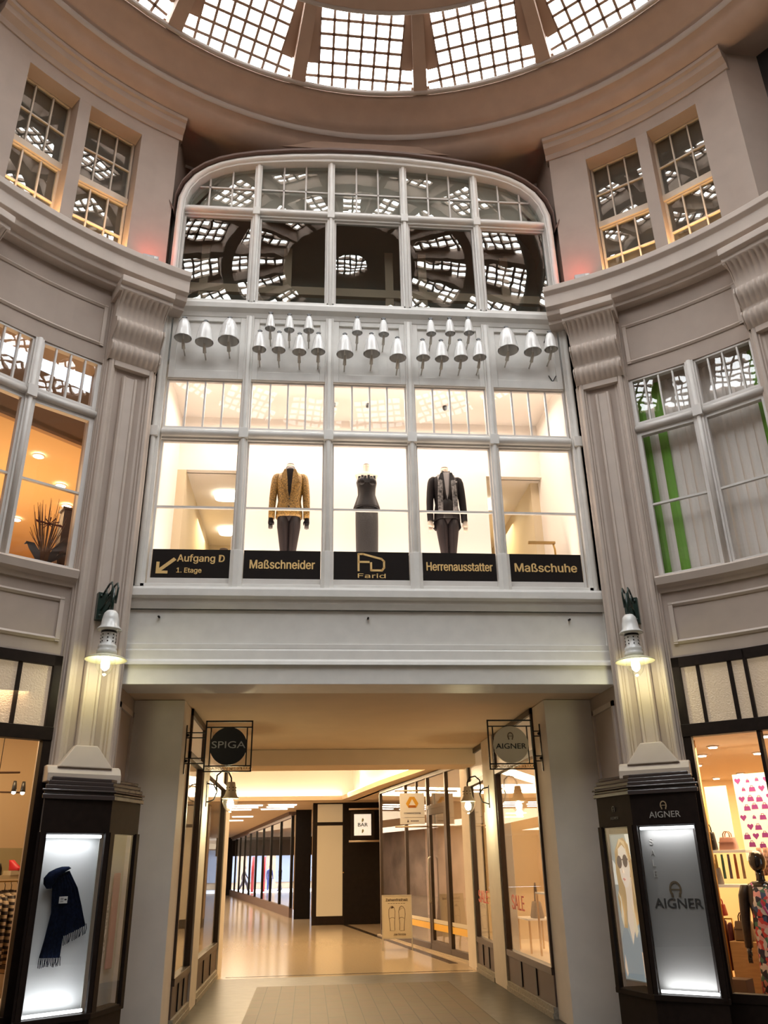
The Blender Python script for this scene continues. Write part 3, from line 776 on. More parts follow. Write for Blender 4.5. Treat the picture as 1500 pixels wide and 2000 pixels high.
# bar front: black wall, cream panelled cabinet, second black pillar
w = MB().box(.42, 3.0, 18.6, 18.9, 0, 3.52)
struct('wall_back', w, M_BLACKP, 'black panelled wall of the bar behind the hall', 'wall')
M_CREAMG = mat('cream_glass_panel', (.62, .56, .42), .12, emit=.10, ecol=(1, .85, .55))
cab = thing('column', 'tall dark framed pillar clad in cream glass panels beside the bar wall', 'pillar', (-.06, 18.75, 0), 0, None, 'structure')
MB().box(-.50, .49, -.12, .45, 0, 3.52).build('core', M_BRONZE, cab)
MB().box(-.36, .44, -.14, -.10, .24, 2.82).build('cream_panel', M_CREAMG, cab, .01)
MB().box(-.36, .44, -.14, -.10, 2.92, 3.46).build('cream_panel', M_CREAMG, cab, .01)
MB().box(-.515, -.49, -.06, .40, .24, 3.46).build('side_panel', mat('directory_panel', (.45, .33, .22), .25), cab)
MB().tube([(.465, -.13, 1.45), (.465, -.17, 1.45)], .02, 8).build('knob', M_GOLDP, cab)
d = MB()
for z in (.9, 1.25, 1.3, 1.6, 2.0, 2.05, 2.5, 2.9): d.box(-.522, -.513, .05, .32, z, z+.03)
d.build('directory_lines', M_BLACK, cab)
cp = thing('column', 'black pillar with a slim glass directory behind the cream pillar', 'pillar', (-.90, 22.0, 0), 0, None, 'structure')
MB().box(-.25, .30, 0, .7, 0, 3.52).build('core', M_BLACKP, cp)
MB().box(-.29, -.25, .05, .6, .3, 3.3).build('side_panel', MATS['directory_panel'], cp)

# folding glass wall running away to the street
gp, gq = Vector((-1.28, 23.0)), Vector((-5.75, 50.5))
root = thing('window_6', 'long folding glass wall leading away to the street beside the cream pillar', 'glass wall', (gp.x, gp.y, 0), math.atan2(gq.y-gp.y, gq.x-gp.x), None, 'structure')
Lg = (gq-gp).length; M_HALLG = glass('hall_pane', refl=.04, power=9)
f = MB().box(0, Lg, -.06, .06, 0, .32).box(0, Lg, -.06, .06, 3.3, 3.42)
f.build('rail', mat('mauve_rail', (.20, .14, .12), .5), root)
n = 9
for i in range(n+1):
    x = Lg*i/n; MB().box(x-.06, x+.06, -.05, .05, .3, 3.35).build('post', M_BLACK, root)
    if i < n: MB().box(x+.07, x+Lg/n-.07, -.005, .005, .32, 3.3).build('pane', M_HALLG, root)
w = MB().prism([(gp.x-.15, gp.y), (gq.x-.15, gq.y), (gq.x+.15, gq.y), (gp.x+.15, gp.y)], 3.4, 3.55, 'z')
struct('beam', w, mat('mauve_fascia', (.16, .11, .10), .7), 'mauve fascia over the folding glass wall', 'beam')
# shop interior seen through the folding glass: dark ceiling band
w = MB().box(-6.2, 2.5, 51.0, 51.3, 2.35, 3.5); struct('beam', w, mat('dark_brown_fascia', (.07, .045, .04), .8), 'dark fascia over the street opening', 'beam')
w = MB().box(-13, -7.0, 56, 56.3, 0, 3.6); struct('wall_left', w, M_CREAM, 'wall at the left end of the corridor', 'wall')
w = MB().box(-6.1, -5.75, 50.4, 51.2, 0, 3.5); struct('column', w, M_BLACKP, 'black pillar at the street end of the glass wall', 'pillar')
# ceiling light slots
for i, (x, y, L) in enumerate(((-2.7, 19.2, 1.0), (-1.55, 19.1, .9), (-2.9, 20.2, 1.0), (-1.65, 20.1, .9), (-3.2, 21.3, 1.0), (-1.9, 21.2, .9), (-3.3, 25.6, .8), (-3.9, 28.5, .8))):
    o = MB().box(-L/2, L/2, -.09, .09, -.02, .012).build('ceiling_light', emis('slot_glow', (1, .92, .78), 7)); o.location = (x, y, 3.49)
    tag(o, ['first', 'second', 'third', 'fourth', 'fifth', 'sixth', 'seventh', 'eighth'][i]+' slim white light slot in the hall ceiling counted from the passage', 'ceiling light', 'light slots in the hall ceiling')

# street beyond --------------------------------------------------------
o = MB().box(-16, 8, 51.3, 75, -.1, -.02); struct('street', o, mat('pale_paving', (.45, .45, .47), .8), 'bright pale paving of the street beyond the glass wall', 'street')
fb = thing('building', 'pale shop building across the bright street beyond the glass wall', 'building', (-5, 66, 0))
m = MB().box(-9, 12, 0, 1, 0, 14); m.build('facade', mat('far_facade', (.42, .30, .20), .8, var=.2, scale=1.2), fb)
for i in range(8):
    MB().box(-8+i*2.4, -6.4+i*2.4, -.06, .02, .5, 3.0).build('window', mat('far_window', (.25, .28, .36), .2), fb)
    MB().box(-8.2+i*2.4, -6.2+i*2.4, -.5, .0, 3.1, 3.5).build('awning', mat('far_awning', (.50, .36, .22), .8), fb)
M_RED = mat('bright_red_paint', (.65, .03, .03), .5)
for i, (x, y) in enumerate(((-4.75, 57.2), (-3.95, 57.5))):
    o = MB().tube([(0, 0, -.02), (0, 0, 2.35)], .11, 10).build('post', M_RED); o.location = (x, y, 0)
    tag(o, ('red post nearest the walking person in the street', 'red post beside the person in the blue coat in the street')[i], 'post')

def person(loc, rotz, lab, top, legs, stride=.0, bag=None, hair=(.05, .03, .02), h=1.72):
    """one skinned body; hair is a child"""
    me = bpy.data.meshes.new('person'); k = h/1.72
    V = [(0, 0, .95), (0, 0, 1.15), (0, 0, 1.38), (0, 0, 1.50), (0, -.02, 1.58), (0, -.03, 1.70),
         (.17, 0, 1.41), (.22, -stride*.3, 1.14), (.23, -.08-stride*.5, .90), (.235, -.12-stride*.5, .82),
         (-.17, 0, 1.41), (-.22, stride*.3, 1.14), (-.23, -.06+stride*.5, .90), (-.235, -.10+stride*.5, .82),
         (.10, 0, .90), (.11, -stride*.55, .50), (.11, -stride*.75, .09), (.11, -stride*.75-.15, .04),
         (-.10, 0, .90), (-.11, stride*.35, .50), (-.11, stride*.95, .10), (-.11, stride*.95-.14, .05)]
    E = [(0, 1), (1, 2), (2, 3), (3, 4), (4, 5), (2, 6), (6, 7), (7, 8), (8, 9), (2, 10), (10, 11), (11, 12), (12, 13), (0, 14), (14, 15), (15, 16), (16, 17), (0, 18), (18, 19), (19, 20), (20, 21)]
    Rr = [(.16, .11), (.15, .105), (.17, .11), (.06, .06), (.075, .09), (.07, .085), (.07, .07), (.05, .05), (.036, .036), (.04, .02), (.07, .07), (.05, .05), (.036, .036), (.04, .02),
          (.09, .09), (.06, .06), (.042, .042), (.045, .03), (.09, .09), (.06, .06), (.042, .042), (.045, .03)]
    me.from_pydata([(x*k, y*k, z*k) for x, y, z in V], E, [])
    o = bpy.data.objects.new('person', me); COL.objects.link(o)
    sk = o.modifiers.new('skin', 'SKIN')
    if not me.skin_vertices: me.attributes.new
    for i, r in enumerate(Rr): me.skin_vertices[0].data[i].radius = (r[0]*k, r[1]*k)
    me.skin_vertices[0].data[0].use_root = True
    sb = o.modifiers.new('sub', 'SUBSURF'); sb.levels = 2; sb.render_levels = 2
    sk.use_smooth_shade = True
    me.materials.append(top)
    o.location = loc; o.rotation_euler = (0, 0, rotz)
    # trousers and hair
    lg = MB()
    for q in ((14, 15, 16), (18, 19, 20)):
        lg.tube([Vector(V[i])*k for i in q], [.115*k, .078*k, .06*k], 10)
    lg.loft([(0, 0, .84*k, .17*k, .12*k), (0, 0, 1.0*k, .175*k, .125*k)], 14)
    lg.build('trousers', legs, o)
    hr = MB().ball((0, -.01*k, 1.66*k), .10*k, 10); hr.build('hair', mat('hair_%02d' % int(hair[0]*100), hair, .6), o)
    hd = MB().ball((0, -.035*k, 1.63*k), .092*k, 12, 0, 1.2, 1.0); hd.build('face', mat('skin_far', (.55, .36, .27), .5), o)
    if bag: MB().loft([(.30, -.1, .45, .12, .07), (.30, -.1, .78, .13, .08)], 12, 0, 4).build('bag', bag, o)
    return tag(o, lab, 'person')
M_BLUEC = mat('blue_coat_cloth', (.06, .12, .38), .8); M_DARKC = mat('dark_coat_cloth', (.03, .03, .06), .8)
person((-5.35, 57.0, -.02), rad(90), 'person in dark coat striding past in the bright street', M_DARKC, M_DARKC, .42, mat('pale_bag', (.7, .6, .6), .7))
person((-3.55, 58.2, -.02), rad(20), 'person in blue coat standing by the red post in the street', M_BLUEC, M_BLUEC, .05)
person((-2.75, 57.6, -.02), rad(-60), 'person in dark blue jacket and pale trousers walking in the street', mat('navy_cloth', (.05, .06, .16), .8), mat('pale_trousers', (.30, .30, .33), .8), .22)

# ================================================================== BANK FRONT ON THE RIGHT OF THE HALL
ba, bb = Vector((2.36, 7.05)), Vector((1.22, 14.0)); bang = math.atan2(bb.y-ba.y, bb.x-ba.x); BL = (bb-ba).length
root = thing('window_7', 'bank shop front of tall clear panes on the right side of the hall', 'shop window', (ba.x, ba.y, 0), bang, None, 'structure')
M_BANKF = mat('bank_metal_frame', (.10, .075, .06), .35, metal=.5)
xs = [0, 1.45, 2.75, 4.55, BL]
f = MB()
for x in xs: f.box(x-.035, x+.035, -.04, .04, .03, 3.42)
f.box(0, BL, -.04, .04, 3.40, 3.48); f.box(0, BL, -.04, .04, .02, .14); f.box(3.6-.02, 3.6+.02, -.03, .03, 2.9, 3.42)
f.box(xs[1], xs[2], -.04, .04, 2.74, 2.82)
f.build('frame', M_BANKF, root, .003)
M_BANKG = glass('bank_pane', refl=.10, power=3.5)
for x0, x1, z0, z1 in ((.03, 1.41, .14, 3.4), (1.49, 2.71, 2.82, 3.4), (2.79, 4.51, .14, 3.4), (4.59, BL-.03, .14, 3.4)):
    MB().box(x0, x1, -.004, .004, z0, z1).build('pane', M_BANKG, root)
for x0, x1 in ((.03, 1.41), (2.79, 4.51)):
    MB().box(x0, x1, .005, .009, .40, .52).build('yellow_band', mat('yellow_film', (.75, .38, .03), .4, emit=.15, ecol=(1, .6, .1)), root)
    MB().box(x0, x1, .005, .009, .53, .60).build('white_band', mat('white_film', (.7, .65, .55), .5), root)
dr = thing('door_1', 'dark metal framed glass door of the bank', 'door', (ba.x+(bb-ba).normalized().x*1.49, ba.y+(bb-ba).normalized().y*1.49, 0), bang, None, 'structure')
MB().frame(0, 1.22, .05, 2.74, .11, -.035, .035, 0, .16, .12).build('frame', M_BANKF, dr, .003)
MB().box(.11, 1.11, -.004, .004, .21, 2.62).build('pane', M_BANKG, dr)
MB().box(.11, 1.11, .005, .009, .40, .52).build('yellow_band', MATS['yellow_film'], dr); MB().box(.11, 1.11, .005, .009, .53, .60).build('white_band', MATS['white_film'], dr)
MB().tube([(1.05, .06, .9), (1.05, .10, .95), (1.05, .10, 1.75), (1.05, .06, 1.8)], .018, 8).build('handle', mat('steel', (.5, .48, .45), .3, metal=.9), dr)
# step under the front
st = MB().prism([(2.30, 6.9), (1.10, 14.2), (1.25, 14.3), (2.5, 6.9)], 0, .03, 'z'); struct('sill', st, mat('pale_step', (.5, .42, .32), .4), 'low pale threshold along the bank front', 'threshold')
# bank interior
w = MB().box(3.4, 3.5, 6.9, 18.6, 0, 3.5).box(2.4, 3.5, 6.9, 7.0, 0, 3.5)
struct('wall_right', w, mat('bank_wall', (.60, .48, .34), .8), 'beige inner wall of the bank', 'wall')
for i, y in enumerate((9.4, 10.3)):
    o = MB().lathe([(.001, 0), (.34, 0), (.36, .03), (.34, .06), (.001, .06)], (0, 0), 28).build('wall_lamp', emis('disc_glow', (1, .95, .85), 3.0))
    o.location = (3.36, y, 2.15); o.rotation_euler = (0, -PI/2, 0)
    tag(o, ('round white glowing disc on the bank wall nearer the passage', 'round white glowing disc on the bank wall farther from the passage')[i], 'wall lamp', 'round lamps in the bank')
# ================================================================== PORCELAIN BELLS
BELLS = [(-2.410,7.889,0.111),(-2.138,7.836,0.117),(-1.832,7.873,0.135),(-1.308,8.084,0.067),(-1.061,8.071,0.067),(-0.807,8.072,0.070),
 (-1.436,7.757,0.090),(-1.187,7.755,0.088),(-0.922,7.735,0.091),(-0.680,7.752,0.091),(-0.172,8.068,0.068),(0.177,8.058,0.069),(-0.334,7.725,0.110),
 (0.014,7.749,0.109),(0.355,7.697,0.111),(0.809,8.094,0.065),(1.064,8.110,0.068),(1.317,8.129,0.068),(0.688,7.711,0.091),(0.934,7.708,0.092),
 (1.187,7.726,0.092),(1.437,7.748,0.090),(1.830,7.880,0.140),(2.161,7.869,0.118),(2.415,7.917,0.090)]
ORD = ['first', 'second', 'third', 'fourth']
BAYN = ['left end bay', 'left inner bay', 'middle bay', 'right inner bay', 'right end bay']
BLAB = [f'large white porcelain bell, {ORD[i]} from the left in the {BAYN[0]}' for i in range(3)]
BLAB += [f'small white porcelain bell, {ORD[i]} of the upper row in the {BAYN[1]}' for i in range(3)]
BLAB += [f'white porcelain bell, {ORD[i]} of the lower row in the {BAYN[1]}' for i in range(4)]
BLAB += [f'small white porcelain bell, {ORD[i]} of the upper row in the {BAYN[2]}' for i in range(2)]
BLAB += [f'white porcelain bell, {ORD[i]} of the lower row in the {BAYN[2]}' for i in range(3)]
BLAB += [f'small white porcelain bell, {ORD[i]} of the upper row in the {BAYN[3]}' for i in range(3)]
BLAB += [f'white porcelain bell, {ORD[i]} of the lower row in the {BAYN[3]}' for i in range(4)]
BLAB += ['largest white porcelain bell, first from the left in the right end bay', 'white porcelain bell, second from the left in the right end bay', 'smaller white porcelain bell, last in the right end bay above the crossed swords']
M_STEEL = mat('bell_hook_steel', (.10, .10, .10), .35, metal=.8)
for (x, z, r), lab in zip(BELLS, BLAB):
    h = .06+2.05*r+.03*(.14-r)/.07
    root = thing('bell', lab, 'bell', (x, -.22, z), 0, 'porcelain bells of the carillon')
    pr = [(r, 0), (r*.985, .015), (r*.93, h*.16), (r*.86, h*.36), (r*.76, h*.58), (r*.62, h*.78), (r*.44, h*.92), (r*.22, h*.985), (.001, h)]
    inner = [(q-.008 if q > .02 else .001, zz-.006 if i else .0) for i, (q, zz) in enumerate(pr)]
    MB().lathe(pr+list(reversed(inner)), (0, 0), 28).build('bell_body', M_PORC, root)
    k = MB(); k.box(-.018, .018, -.018, .018, h-.004, h+.03); k.tube([(0, 0, h+.03), (0, .08, h+.035), (0, .26, h+.02)], .010, 8)
    k.tube([(-.03, 0, h+.02), (.03, 0, h+.02)], .008, 6); k.build('hanger', M_STEEL, root)
    c = MB(); L = .6+r*4
    c.tube([(0, .0, -.015), (0, .05, -.05), (0, .11, -.085)], [.012, .020*L, .022*L], 10).tube([(0, .10, -.08), (0, .245, -.10)], .010, 8); c.build('hammer', mat('hammer_white', (.62, .58, .52), .4), root)
    MB().tube([(0, 0, h*.85), (0, 0, -.012)], [.006, .012], 8).build('clapper', M_PORC, root)
sw = MB().tube([(2.42, .018, 7.66), (2.50, .018, 7.50)], .006, 6).tube([(2.52, .018, 7.66), (2.43, .018, 7.50)], .006, 6).tube([(2.42, .018, 7.53), (2.45, .018, 7.555)], .005, 6).tube([(2.47, .018, 7.555), (2.51, .018, 7.53)], .005, 6)
o = sw.build('emblem', M_BLACK); tag(o, 'small dark crossed swords mark painted below the last bell', 'emblem')

# ================================================================== BLACK SIGNS ON THE SHOP GLASS
def glass_sign(k, lab):
    c = (k-2)*P
    r = thing('window_sign', lab, 'sign', (c, .05, 4.735), 0, 'black and gold signs along the tailor windows')
    MB().box(-.452, .452, -.006, .006, 0, .365).build('panel', M_SIGNB, r)
    return r
r = glass_sign(0, 'black glass sign with gold letters Aufgang D and an arrow')
text('Aufgang D', .165, M_GOLDL, r, (.115, -.008, .255), width=.545, bold=1)
text('1. Etage', .115, M_GOLDL, r, (-.018, -.008, .105), width=.285, bold=1)
a = MB(); a.T = Matrix.Translation((-.29, -.009, .16)) @ Matrix.Rotation(0, 4, 'Y')
a.prism([(.09, .10), (.12, .072), (-.045, -.065), (.03, -.065), (.03, -.098), (-.105, -.098), (-.105, .045), (-.07, .045), (-.07, -.035)], -.003, .003, 'y'); a.build('arrow', M_GOLDL, r)
r = glass_sign(1, 'black glass sign reading Maßschneider in gold')
text('Maßschneider', .205, M_GOLDL, r, (.0, -.008, .19), width=.76, bold=1)
r = glass_sign(2, 'black glass sign with a gold line logo in the middle window')
l = MB(); b_ = .008
def stroke(mb, pts, w=.012):
    for p, q in zip(pts, pts[1:]):
        p, q = Vector(p), Vector(q); d = (q-p).normalized(); n = Vector((-d.y, d.x))*w; p = p-d*w*.6; q = q+d*w*.6
        mb.prism([(p+n)[:], (q+n)[:], (q-n)[:], (p-n)[:]], -.012, -.006, 'y')
stroke(l, [(-.155, .125), (-.155, .335)]); stroke(l, [(-.155, .335), (-.10, .335), (.12, .275), (.15, .245), (.15, .165), (.125, .13), (-.005, .13), (-.005, .225)]); stroke(l, [(-.155, .235), (-.03, .235)])
l.build('logo', M_GOLDL, r)
text('Farid', .105, M_GOLDL, r, (0, -.008, .062), width=.33)
r = glass_sign(3, 'black glass sign reading Herrenausstatter in gold')
text('Herrenausstatter', .205, M_GOLDL, r, (.0, -.008, .19), width=.80, bold=1)
r = glass_sign(4, 'black glass sign reading Maßschuhe in gold')
text('Maßschuhe', .205, M_GOLDL, r, (-.0, -.008, .19), width=.765, bold=1)

# ================================================================== DRESSED MANNEQUINS
M_BROC = mat('gold_brocade', (.27, .15, .035), .45, var=.75, scale=60, metal=.2)
M_TUX = mat('black_suit_cloth', (.010, .007, .008), .7, spec=.2); M_TROU = mat('dark_trouser_cloth', (.030, .021, .021), .6, spec=.25)
M_SATIN = mat('black_satin', (.010, .007, .007), .42, spec=.35); M_SEQ = mat('black_sequins', (.014, .011, .011), .3, var=.9, scale=170, bump=1.0, spec=.35)
M_SHIRT = mat('pale_shirt', (.45, .42, .42), .6); M_PATT = mat('black_white_pattern', (.16, .15, .15), .6, var=1.0, scale=26)
M_STAND = mat('stand_metal', (.25, .24, .23), .3, metal=.9)
FZ = 4.62
def stand(root, zt):
    MB().lathe([(.001, 0), (.16, 0), (.16, .012), (.02, .02), (.013, zt), (.001, zt)], (0, 0), 20).build('stand', M_STAND, root)
def suit(x, lab, jm, tm, inner, dinner=False):
    r = thing('mannequin', lab, 'mannequin', (x, .78, FZ), 0); stand(r, .8)
    z0 = 1.84                              # shoulder height above the floor
    j = MB()
    j.loft([(0, 0, 1.21, .176, .105), (0, 0, 1.30, .172, .11), (0, 0, 1.45, .150, .105), (0, 0, 1.58, .168, .115), (0, 0, 1.70, .188, .115), (0, 0, 1.78, .19, .10), (0, .005, 1.83, .175, .08), (0, .01, 1.868, .11, .07), (0, .01, 1.89, .075, .065), (0, .01, 1.91, .066, .062)], 28, 0, 2.3)
    for s in (-1, 1):
        j.loft([(s*.226, -.03, 1.19, .040, .052), (s*.226, -.012, 1.35, .044, .058), (s*.219, 0, 1.5, .048, .064), (s*.206, .0, 1.65, .051, .072), (s*.194, .0, 1.76, .050, .072), (s*.180, .0, 1.815, .046, .062), (s*.165, .0, 1.84, .03, .045)], 16, 0, 2.4)
    if dinner:
        for s in (-1, 1): j.prism([(s*.02, 1.25), (s*.17, 1.25), (s*.185, 1.12), (s*.15, 1.08)], .0, .05, 'y')
    j.build('jacket', jm, r)
    lp = MB()
    for s in (-1, 1):
        lp.prism([(s*.012, 1.46), (s*.06, 1.62), (s*.125, 1.70), (s*.10, 1.735), (s*.112, 1.77), (s*.075, 1.865), (s*.045, 1.865), (s*.03, 1.7)], -.132, -.112, 'y')
    lp.build('lapel', jm if not dinner else M_SATIN, r)
    MB().prism([(-.0, 1.47), (-.05, 1.72), (-.055, 1.87), (.055, 1.87), (.05, 1.72)], -.121, -.10, 'y').build('shirt', inner, r)
    t = MB()
    t.loft([(0, .0, 1.15, .05, .05), (0, 0, 1.20, .13, .09), (0, 0, 1.27, .15, .10)], 22)
    for s in (-1, 1): t.loft([(s*.040, .0, .08, .040, .05), (s*.042, 0, .5, .042, .055), (s*.052, 0, .75, .052, .065), (s*.064, 0, .95, .068, .08), (s*.071, 0, 1.08, .080, .092), (s*.074, 0, 1.20, .080, .095)], 16)
    t.build('trousers', tm, r)
    cr = MB()
    for s in (-1, 1): cr.tube([(s*.042, -.05, .1), (s*.055, -.068, .75), (s*.078, -.10, 1.15)], .004, 6)
    cr.build('crease', tm, r)
    n = MB().loft([(0, .01, 1.87, .06, .06), (0, .01, 1.95, .052, .055), (0, .01, 1.985, .052, .055)], 18); n.build('neck', M_SKIN, r)
    MB().loft([(0, .01, 1.985, .053, .056), (0, .01, 2.0, .045, .048)], 18).build('neck_cap', mat('wood_cap', (.14, .07, .04), .4), r)
    for s in (-1, 1):
        hd = MB().loft([(s*.232, -.035, 1.20, .03, .035), (s*.234, -.045, 1.13, .034, .024), (s*.233, -.05, 1.10, .03, .018)], 10)
        for q in range(4): hd.tube([(s*.232-.021+.014*q, -.05, 1.105), (s*.232-.021+.014*q, -.06, 1.06), (s*.232-.021+.014*q, -.052, 1.03+.006*abs(q-1.5))], [.0075, .007, .005], 6)
        hd.tube([(s*.205, -.05, 1.15), (s*.192, -.068, 1.115), (s*.195, -.072, 1.085)], [.009, .008, .006], 6)
        hd.build('hand', M_SKIN if dinner else M_TUX, r)
    return r
r = suit(-1.02, 'headless mannequin in gold brocade jacket and dark trousers', M_BROC, M_TROU, M_TUX)
for z in (1.44, 1.33): MB().ball((.0, -.118, z), .012, 8).build('button', M_BLACK, r)
MB().loft([(0, -.03, 1.83, .06, .065), (0, -.03, 1.90, .066, .06), (0, -.01, 1.945, .06, .058)], 16).build('cravat', mat('dark_pattern_silk', (.05, .035, .03), .35, var=.9, scale=30), r)
MB().prism([(.08, 1.66), (.14, 1.67), (.14, 1.685), (.08, 1.675)], -.125, -.11, 'y').build('pocket', M_BROC, r)
r = suit(1.07, 'headless mannequin in black dinner suit with patterned scarf', M_TUX, M_TROU, M_SHIRT, True)
sc = MB()
for s in (-1, 1):
    pts = [(s*.06, .05, 1.90), (s*.085, -.06, 1.86), (s*.085, -.125, 1.75), (s*.095, -.135, 1.55), (s*.10, -.135, 1.40), (s*.098, -.13, 1.30)]
    sc.loft([(x, y, z, .034, .012) for x, y, z in pts], 12)
    for q in range(5): sc.tube([(s*.098-.025+.0125*q, -.13, 1.305), (s*.098-.025+.0125*q, -.132, 1.26)], .004, 5)
sc.build('scarf', M_PATT, r)
bt = MB()
for s in (-1, 1): bt.loft([(s*.0, -.085, 1.885, .002, .01), (s*.0, -.085, 1.886, .002, .01)], 6); bt.prism([(0, 1.885), (s*.055, 1.91), (s*.058, 1.865)], -.10, -.075, 'y')
bt.ball((0, -.09, 1.887), .015, 8); bt.build('bow_tie', M_PATT, r)
MB().prism([(.11, 1.72), (.14, 1.725), (.14, 1.74), (.11, 1.735)], -.13, -.11, 'y').build('pocket_square', M_SHIRT, r)
MB().loft([(0, -.04, 1.21, .10, .08), (0, -.045, 1.46, .09, .075), (0, -.04, 1.50, .05, .07)], 16).build('waistcoat', M_SATIN, r)
r = thing('mannequin', 'headless mannequin in black strapless evening dress with sequin skirt', 'mannequin', (.0, .78, FZ), 0); stand(r, .6)
MB().loft([(0, .0, 1.70, .125, .09), (0, .005, 1.80, .13, .085), (0, .01, 1.86, .155, .075), (0, .01, 1.885, .12, .06), (0, .01, 1.91, .05, .05), (0, .01, 1.99, .043, .046), (0, .01, 2.01, .043, .046)], 24).build('bust', M_SKIN, r)
MB().loft([(0, .01, 2.01, .044, .047), (0, .01, 2.025, .035, .04)], 16).build('neck_cap', MATS['wood_cap'], r)
bo = MB().loft([(0, 0, 1.36, .178, .125), (0, 0, 1.38, .176, .122), (0, 0, 1.46, .150, .11), (0, 0, 1.56, .118, .095), (0, 0, 1.66, .122, .10), (0, -.005, 1.74, .138, .11), (0, -.005, 1.765, .132, .105)], 28)
for s in (-1, 1): bo.ball((s*.062, -.065, 1.735), .066, 12, 0, 1.0, .9)
bo.build('bodice', M_SATIN, r)
cb = MB()
for i, x in enumerate((-.10, -.06, -.022, .022, .06, .10)): cb.box(x-.016, x+.016, -.125+abs(x)*.3, -.10+abs(x)*.3, 1.70, 1.80+(.012 if i % 2 else 0))
cb.build('pleated_neckline', M_SATIN, r)
MB().loft([(0, 0, .12, .135, .115), (0, 0, .5, .138, .12), (0, 0, .85, .146, .125), (0, 0, 1.15, .150, .125), (0, 0, 1.38, .150, .12)], 28).build('skirt', M_SEQ, r)
r = thing('dress_form', 'dark tailor bust with yellow tape and red cloth deep in the shop', 'mannequin', (-2.0, 2.2, FZ), 0); stand(r, .8)
MB().loft([(0, 0, .70, .17, .12), (0, 0, .9, .14, .11), (0, 0, 1.1, .19, .12), (0, 0, 1.18, .17, .10), (0, 0, 1.23, .07, .07), (0, 0, 1.30, .06, .06)], 20).build('bust', mat('bust_cloth', (.07, .05, .04), .8), r)
MB().tube([(-.10, -.09, 1.0), (-.07, -.10, 1.2), (0, -.075, 1.235), (.07, -.10, 1.2)], .010, 6).build('tape', mat('yellow_tape', (.75, .5, .05), .5), r)
MB().prism([(.04, .8), (.17, .8), (.15, 1.14), (.06, 1.17)], -.15, -.11, 'y').build('red_cloth', mat('red_cloth', (.6, .03, .05), .7), r)
for i, (x, y) in enumerate(((-2.0, 2.32), (-2.08, 3.75), (1.98, 2.45))):
    o = MB().loft([(0, 0, -.07, .17, .12), (0, 0, -.06, .20, .15), (0, 0, 0, .20, .15)], 24, 0, 4).build('ceiling_lamp', emis('opal_lamp', (1, .9, .72), 6)); o.location = (x, y, 6.86)
    tag(o, ('opal ceiling lamp nearer the glass in the left end tailor window', 'opal ceiling lamp farther back in the left end tailor window', 'opal ceiling lamp glimpsed behind the partition on the right')[i], 'ceiling lamp', 'opal lamps in the tailor shop')
for i, x in enumerate((-.45, .05, .62, 1.16)):
    o = MB().lathe([(.001, -.05), (.03, -.05), (.035, 0), (.001, 0)], (0, 0), 14).build('spotlight', M_STEEL); o.location = (x, 1.0, 7.72)
    tag(o, f'tiny ceiling spotlight of the tailor shop, {ORD[i]} from the left', 'spotlight', 'ceiling spots of the tailor shop')
r = thing('desk_lamp', 'slim brass desk lamp with flat arm in the shoe window', 'lamp', (2.42, .7, FZ+.50), 0)
m = MB().box(-.0, .08, -.05, .05, 0, .015).tube([(.05, 0, .01), (.05, 0, .30), (.03, 0, .40)], .013, 8).tube([(.05, 0, .16), (-.05, 0, .03)], .010, 8); m.build('stem', M_GOLDP, r)
MB().box(-.30, .06, -.02, .02, .375, .405).build('arm', mat('brass_matt', (.45, .28, .10), .4, metal=.6), r)
M_SHOE = mat('dark_shoe_leather', (.03, .015, .012), .25)
dsk = thing('table', 'narrow display table behind the shoe sign', 'table', (2.2, .72, FZ)); MB().box(-.42, .30, -.16, .16, .47, .50).build('tabletop', M_SHOPT, dsk)
for sx in (-.38, .26): MB().box(sx-.02, sx+.02, -.14, .14, 0, .47).build('leg', M_SHOPT, dsk)
for i, x in enumerate((-.35, -.25, -.15, .02)):
    s = MB().loft([(0, -.03, 0, .04, .11), (0, -.03, .03, .04, .11), (0, .03, .07, .032, .05), (0, .05, .115, .03, .035)], 14).build('shoe', M_SHOE); s.location = (2.2+x, .70, FZ+.50)
    tag(s, f'dark leather shoe in the right end tailor window, {ORD[i]} from the left', 'shoe', 'shoes on the display table')

